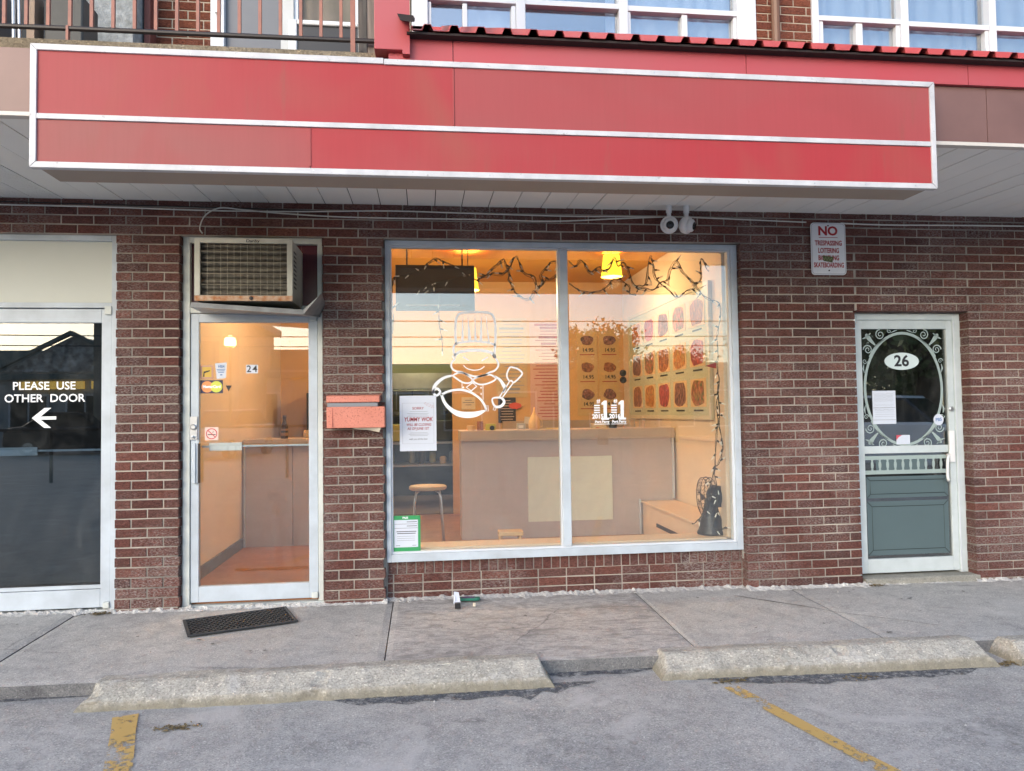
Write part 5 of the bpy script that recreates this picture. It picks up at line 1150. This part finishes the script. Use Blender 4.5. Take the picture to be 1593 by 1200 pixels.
# ------------------------------------------------------------------ wall-mounted small things
ns = thing('warning_sign', 'white no trespassing sign with red letters on the dark brick', 'sign')
def rrect(x0, x1, z0, z1, r_, n=5):
    out = []
    for cx, cz, a0 in ((x1 - r_, z1 - r_, 0), (x0 + r_, z1 - r_, PI / 2), (x0 + r_, z0 + r_, PI), (x1 - r_, z0 + r_, 1.5 * PI)):
        out += [(cx + r_ * math.cos(a0 + PI / 2 * k / n), cz + r_ * math.sin(a0 + PI / 2 * k / n)) for k in range(n + 1)]
    return out
ax0, ax1, az0, az1 = 5.862, 6.152, 2.402, 2.815
MB().prism(rrect(ax0, ax1, az0, az1, .028), -.022, -.016).build('plate', M('sign_white', (.70, .71, .74), .4, col2=(.6, .6, .63), vs=5), ns)
cxs = (ax0 + ax1) / 2; red_l = M('sign_red_letter', (.34, .012, .02), .5)
MB().stroke(rrect(ax0 + .008, ax1 - .008, az0 + .008, az1 - .008, .022), .003, -.0226, closed=True).build('border_line', M('thin_line', (.3, .3, .32), .5), ns)
text('NO', .098, cxs - .003, 2.747, -.0228, red_l, ns, bold=.0035, sx=1.05); MB().box(cxs - .078, cxs + .078, -.0235, -.0222, 2.696, 2.700).build('underline', red_l, ns)
for s_, z_, w in (('TRESPASSING', 2.652, .225), ('LOITERING', 2.593, .172), ('BICYCLING', 2.535, .172), ('SKATEBOARDING', 2.478, .25)):
    o = text(s_, .054, 0, 0, 0, red_l, ns, bold=.0015); xsn = [v.co.x for v in o.data.vertices]; f_ = w / (max(xsn) - min(xsn))
    for v in o.data.vertices: v.co = (cxs + v.co.x * f_, -.0228 + v.co.y, z_ + v.co.z)
MB().prism([(5.955, 2.553), (6.045, 2.545), (6.035, 2.500), (5.962, 2.512)], -.025, -.0235).build('graffiti_sticker', M('olive_sticker', (.08, .10, .03), .5), ns); MB().stroke([(5.965, 2.52), (5.98, 2.54), (5.99, 2.515), (6.005, 2.54), (6.012, 2.515), (6.03, 2.535)], .004, -.0256).build('scrawl', M('scrawl', (.4, .42, .2), .5), ns)
for z_ in (2.792, 2.437): MB().lathe([(.006, 0), (.006, .004)], 10, Matrix.Translation((cxs, -.022, z_)) @ Matrix.Rotation(PI / 2, 4, 'X')).build('bolt', iron, ns)
for x_, az, lab in ((4.672, -12, 'white turret security camera pointing at the parking lot'), (4.808, 48, 'white turret security camera turned to the right')):
    t = thing('security_camera', lab, 'camera', (x_, -.145, 2.745), 0, 'security cameras under the soffit')
    MB().lathe([(.016, .06), (.016, .09), (.022, .092), (.022, sz(-.145) - 2.745 - .001)], 12).build('mount', plastic_w, t)
    Q = Matrix.Rotation(R(az), 4, 'Z') @ Matrix.Rotation(R(90 + 14), 4, 'X')
    MB().lathe([(.035, -.05), (.058, -.03), (.066, 0), (.066, .012), (.060, .022)], 24, Q).build('housing', plastic_w, t, smooth=True)
    MB().lathe([(.052, .02), (.047, .045), (.030, .06)], 24, Q).build('ball', plastic_w, t, smooth=True)
    MB().lathe([(.030, .0605), (.028, .066), (.012, .069)], 18, Q).build('lens', M('lens_black', (.01, .01, .012), .1), t, smooth=True)
def cable(lab, pts, r_, mat, y=-.012):
    o = MB().tube([Vector(p) for p in smooth2([(a, y - .004, b) for a, b in pts], k=5)], r_, 6).build('cable', mat, smooth=True); tag(o, lab, 'cable', 'cables run under the soffit'); return o
cable('upper white cable sagging along the wall from the left edge to the cameras', [(-1.2, 2.855), (-.08, 2.842), (.6, 2.838), (1.34, 2.826), (2.0, 2.831), (2.6, 2.847), (3.3, 2.838), (4.0, 2.832), (4.67, 2.842), (5.0, 2.838), (5.5, 2.826), (5.83, 2.818)], .005, cable_w)
cable('lower white cable drooping above the shop window', [(1.28, 2.66), (1.262, 2.70), (1.30, 2.79), (1.40, 2.845), (1.55, 2.835), (1.8, 2.815), (2.2, 2.796), (2.7, 2.792), (3.2, 2.794), (3.8, 2.79), (4.3, 2.818), (4.67, 2.838)], .005, cable_w, -.018)
cable('pair of white cables running right from the warning sign', [(6.12, 2.815), (6.5, 2.808), (7.2, 2.815), (8.2, 2.82)], .006, cable_w)
cable('thin black cable at the top of the wall on the left', [(-.5, 2.868), (.6, 2.858), (1.5, 2.848), (2.3, 2.836)], .004, iron, -.008)

# litter by the wall
lt = thing('green_toy', 'broken green plastic gadget with purple patches against the wall foot', 'litter', (3.14, -.05, .002), R(-6))
MB().prism(rrect(-.085, .085, -.03, .03, .02), 0, .018, 'XY').build('body', M('toy_green', (.02, .16, .11), .4), lt, bevel=.003); MB().box(-.045, .045, -.016, .018, .0185, .021).build('patch', M('toy_purple', (.12, .08, .16), .5), lt)
tag(MB().add([(3.03, -.15, .005), (3.08, -.16, .004), (3.07, -.09, .07), (3.035, -.085, .075), (3.045, -.14, .03)], [(0, 1, 2, 3), (0, 3, 4)]).build('paper_scrap', paper), 'crumpled white paper scrap leaning on the green gadget', 'litter')
tag(MB().box(3.035, 3.075, -.26, -.225, -.004, .034).build('black_cap', black_p, bevel=.003), 'small black cube on the slab below the green gadget', 'litter')
tag(MB().lathe([(.012, 0), (.012, .02), (.004, .022)], 10).build('bottle_cap', paper2, loc=(3.175, -.2, -.004)), 'tiny pale cap beside the green gadget', 'litter')
gr = MB()
for (cx, cy, n, s_) in ((1.66, -1.76, 60, .05), (4.5, -1.56, 50, .05), (5.2, -1.6, 40, .05), (6.16, -1.5, 90, .06), (6.3, -.03, 50, .03), (.6, -.02, 60, .04)):
    for k in range(n):
        x = cx + rnd.gauss(0, s_); y = cy + rnd.gauss(0, s_ * .35); z = (fa(x, y) if y < -1.3 else gz(x, y)) + .003; a = rnd.uniform(0, 6.28); l = rnd.uniform(.006, .02); w = l * rnd.uniform(.2, .6)
        gr.add([(x + l * math.cos(a), y + l * math.sin(a), z), (x - w * math.sin(a), y + w * math.cos(a), z + .006), (x - l * math.cos(a), y - l * math.sin(a), z + .002), (x + w * math.sin(a), y - w * math.cos(a), z + .004)], [(0, 1, 2, 3)])
o = gr.build('debris', M('dry_leaves', (.22, .16, .08), .9, col2=(.08, .07, .04), vs=60, var=1)); o['kind'] = 'stuff'; o['label'] = 'dry leaf crumbs along the curb and wall'
gv = MB()
for k in range(1500):
    x = rnd.uniform(-.5, 7.2); y = rnd.uniform(-3.2, -1.35) if rnd.random() < .75 else rnd.uniform(-1.25, -.1); z = (fa(x, y) if y < -1.3 else gz(x, y)) + .001; s_ = rnd.uniform(.0015, .005) * (2 if rnd.random() < .04 else 1)
    gv.add([(x - s_, y, z), (x, y - s_, z), (x + s_, y, z), (x, y + s_, z), (x, y, z + s_)], [(0, 1, 4), (1, 2, 4), (2, 3, 4), (3, 0, 4)])
o = gv.build('gravel', M('grit', (.45, .44, .43), .9, col2=(.12, .12, .12), vs=40, var=1)); o['kind'] = 'stuff'; o['label'] = 'loose grit scattered on the asphalt and slabs'

# ------------------------------------------------------------------ across the street (seen only as reflections in the glass)
OB = thing('gabled_building', 'stone fronted building with a broad gable across the street', 'building', (-15.6, -36, -.16))
stone = M('fieldstone', (.20, .19, .18), .9, col2=(.85, .82, .78), vs=2.6, var=1, bs=6, bst=.8, bd=.05)
roof_g = M('roof_grey', (.17, .22, .21), .7)
MB().prism([(-8.5, 4.0), (-3.6, 4.0), (0, 5.9), (3.6, 4.0), (12, 4.0), (12, 0), (-8.5, 0)], -6, 0).build('wall', M('front_grey', (.42, .44, .44), .8, col2=(.32, .34, .34), vs=.6), OB)
MB().prism([(-3.5, 3.95), (0, 5.75), (3.5, 3.95)], .02, .10).build('gable_stone', stone, OB)
for s_ in (-1, 1): MB().prism([(s_ * 4.3, 3.7), (s_ * 4.3, 3.86), (0, 6.12), (0, 5.92)], .11, .45).build('barge_board', roof_g, OB)
MB().box(-8.7, 12.2, .11, .45, 3.55, 3.85).build('gutter', roof_g, OB)
MB().prism([(-8.7, 3.9), (-8.7, 4.1), (-6, 5.2), (12.2, 5.2), (12.2, 3.9)], -5, -1).build('roof', roof_g, OB)
sgm = emit_mat('lit_sign', (1, .62, .12), .9)
for a, b in ((-6.5, -4.3), (-2.6, .6), (1.0, 5.6)): MB().box(a, b, .12, .3, 3.05, 3.45).build('lit_sign', sgm if a > -5 else M('sign_dark', (.1, .1, .1), .5), OB)
for k, a in enumerate((-6.4, -3.2, -.4, 2.2, 5.4, 8.6)): w_ = MB().box(a, a + 2.0, .01, .06, .5, 2.8).build('window', white_v, OB); MB().box(a + .12, a + .95, .061, .08, .62, 2.68).build('pane', M('far_glass', (.04, .05, .06), .1), w_); MB().box(a + 1.05, a + 1.88, .061, .08, .62, 2.68).build('pane', M('far_glass', (0, 0, 0)), w_)
LB = thing('long_shop_building', 'long low flat roofed shop building across the street', 'building', (4.5, -36, -.16))
MB().box(-7.6, 22, -8, 0, 0, 4.05).build('wall', M('far_tan', (.28, .25, .20), .8, col2=(.22, .2, .17), vs=.5), LB); MB().box(-7.9, 22.3, -8.2, .4, 4.051, 4.25).build('roof_edge', roof_g, LB)
for k in range(9): w_ = MB().box(-6.8 + k * 3.1, -4.6 + k * 3.1, .01, .06, .5, 2.7).build('window', white_v, LB); MB().box(-6.7 + k * 3.1, -4.7 + k * 3.1, .061, .08, .6, 2.6).build('pane', M('far_glass', (0, 0, 0)), w_)
TB = thing('tall_corner_building', 'two storey corner building with a cornice across the street', 'building', (-7.6, -30, -.16))
MB().box(-4.5, 1.9, -8, 0, 0, 6.0).build('wall', M('far_cream', (.33, .28, .22), .8), TB); MB().box(-4.8, 2.3, -8.2, .35, 6.001, 6.35).build('cornice', M('far_trim', (.38, .33, .27), .7), TB)
for k in range(3): MB().box(-3.8 + k * 1.9, -2.8 + k * 1.9, .01, .06, 3.4, 5.0).build('window', M('far_glass', (0, 0, 0)), TB)
for nm, x_, y_ in (('street_lamp', -4.1, -22), ):
    t = thing(nm, 'lit street lamp at the far side of the street', 'street lamp', (x_, y_, -.16)); MB().tube([(0, 0, 0), (0, 0, 4.0)], [.06, .04], 10).build('pole', iron, t); MB().lathe([(.16, 0), (.22, .1), (.2, .3), (.05, .42)], 12, Matrix.Translation((0, 0, 4.0))).build('lamp_head', emit_mat('street_glow', (1, .72, .3), 6), t)
# utility poles and wires
for x_, lab in ((-22, 'utility pole far to the left across the street'), (7.72, 'utility pole across the street opposite the shop'), (34, 'utility pole far to the right across the street')):
    t = thing('utility_pole', lab, 'utility pole', (x_ * 1.0, -19.5, -.16), 0, 'wooden utility poles'); MB().tube([(0, 0, 0), (0, 0, 9)], [.16, .11], 10).build('pole', bark, t); MB().box(-.06, .06, -.9, .9, 8.3, 8.45).build('crossarm', bark, t)
for k, z_ in enumerate((4.42, 3.88, 3.55)):
    wr = MB().tube([(x, -19.5, z_ + .25 * ((x - 6) / 28) ** 2 + .05) for x in range(-24, 40, 4)], .018, 5).build('overhead_wire', iron); tag(wr, ('highest', 'middle', 'lowest')[k] + ' overhead wire along the far side of the street', 'wire', 'overhead wires')
# trees
def tree_meshes(seed, h, rad):
    r_ = random.Random(seed); tr = MB(); tr.tube([(0, 0, 0), (.1, .05, h * .3), (0, .1, h * .6), (.05, 0, h * .9)], [.26, .2, .13, .04], 9); cl_c = []
    for k in range(9):
        a = r_.uniform(0, 6.28); z = h * r_.uniform(.3, .7); e = (math.cos(a) * rad * .75, math.sin(a) * rad * .75, z + h * .2); tr.tube([(0, 0, z), (e[0] * .5, e[1] * .5, z + h * .08), e], [.09, .06, .02], 6)
    cr = MB()
    for k in range(85):
        a = r_.uniform(0, 6.28); u = r_.uniform(0, 1) ** .6; z = h * r_.uniform(.32, 1.0); rr = rad * u * math.sqrt(max(.05, 1 - ((z / h - .58) / .5) ** 2)); cl_c.append((rr * math.cos(a), rr * math.sin(a), z, r_.uniform(.3, .75)))
    for (x, y, z, q) in cl_c:
        for k in range(85):
            d = Vector((r_.gauss(0, 1), r_.gauss(0, 1), r_.gauss(0, .8))) * q * .55; c_ = Vector((x, y, z)) + d; s_ = r_.uniform(.06, .13)
            u = Vector((r_.gauss(0, 1), r_.gauss(0, 1), r_.gauss(0, 1))).normalized(); v = u.cross(Vector((r_.gauss(0, 1), 1, .3))).normalized()
            cr.v += [tuple(c_ + u * s_), tuple(c_ + v * s_ * .6), tuple(c_ - u * s_), tuple(c_ - v * s_ * .6)]; n_ = len(cr.v); cr.f.append((n_ - 4, n_ - 3, n_ - 2, n_ - 1))
    return tr, cr
TM = []
for s_ in (3, 8): a, b = tree_meshes(s_, 5.2, 2.4); ta = a.build('t', bark); tb = b.build('t', foliage); TM.append((ta.data, tb.data)); bpy.data.objects.remove(ta); bpy.data.objects.remove(tb)
for k, (x_, y_, s_, lab) in enumerate(((10.8, -27, .98, 'round tree across the street behind the wires'), (14.5, -28, .8, 'small tree right of the round one across the street'), (17, -24, .86, 'bushy tree across the street toward the right'), (20.5, -17, 1.5, 'tall dark tree near the corner of the lot'), (17.2, -14, 1.55, 'tallest dark tree reflected in door 26'), (22.5, -12, 1.5, 'tall tree at the far right of the lot'), (14.4, -17.5, .72, 'low tree left of the tall dark ones'), (24, -25, 1.2, 'tree behind the tall ones at the right'))):
    t = thing('tree', lab, 'tree', (x_, y_, -.16), k * 1.3, 'trees across the lot'); t.scale = (s_, s_, s_)
    for nm, me in zip(('trunk', 'crown'), TM[k % 2]): o = bpy.data.objects.new(nm, me); C.objects.link(o); o.parent = t
# parked cars
def car(lab, x, y, rz, body, kind=0, lights=False):
    t = thing('parked_car', lab, 'car', (x, y, -.14), rz, 'parked cars'); bm_ = M('car_' + lab[:8].replace(' ', '_'), body, .25, coat=.6)
    tall = .12 if kind else 0
    prof = [(-2.25, .35), (-2.28, .75), (-2.1, .95 + tall), (-1.2, 1.02 + tall), (-.9, 1.06 + tall), (1.9, 1.05 + tall), (2.25, .95 + tall), (2.3, .4), (1.9, .28), (-1.9, .28)]
    MB().prism(prof, -.88, .88).build('body', bm_, t, bevel=.06)
    cab_ = [(-1.05, 1.0 + tall), (-.45, 1.45 + tall * 2), (.9, 1.48 + tall * 2), (1.75, 1.0 + tall)]
    MB().prism(cab_, -.76, .76).build('cabin', M('car_glass', (.02, .025, .03), .05), t, bevel=.05)
    MB().prism([(-.42, 1.44 + tall * 2), (-.38, 1.50 + tall * 2), (.85, 1.52 + tall * 2), (.92, 1.46 + tall * 2)], -.74, .74).build('roof', bm_, t, bevel=.02)
    for wx in (-1.4, 1.4):
        for wy in (-.8, .8):
            w_ = MB().lathe([(.33, -.1), (.34, -.06), (.34, .06), (.33, .1)], 20, Matrix.Translation((wx, wy, .34)) @ Matrix.Rotation(PI / 2, 4, 'X')).build('wheel', black_p, t); MB().lathe([(.2, -.105), (.2, .105)], 14, Matrix.Translation((wx, wy, .34)) @ Matrix.Rotation(PI / 2, 4, 'X')).build('rim', steel, w_)
    hm = emit_mat('head_lamp_on', (1, .62, .15), 5) if lights else M('head_lamp', (.6, .6, .6), .2)
    for wy in (-.66, .66): MB().box(-2.31, -2.2, wy - .17, wy + .17, .66, .82).build('headlight', hm, t)
    MB().box(-2.33, -2.29, -.28, .28, .45, .6).build('number_plate', paper, t)
    MB().box(-2.30, -2.275, -.45, .45, .62, .8).build('grille', black_p, t)
    return t
car('silver pickup like car with its lamps lit, facing the shops', 13.2, -9.6, R(-128), (.72, .74, .78), 1, True)
car('black car parked across the street at the left', -11.6, -27, R(170), (.02, .02, .025), 1)
car('white van like car reflected in door 24', -4.4, -23, R(-75), (.6, .6, .6), 1)
rl = thing('street_railing', 'dark two-bar railing along the edge of the lot', 'railing', (-9, -13, -.16))
for z_ in (1.25, .82): MB().tube([(-5, 0, z_), (9, 0, z_)], .035, 8).build('rail', iron, rl)
for k in range(6): MB().tube([(-5 + k * 2.7, 0, 0), (-5 + k * 2.7, 0, 1.3)], .04, 8).build('post', iron, rl)
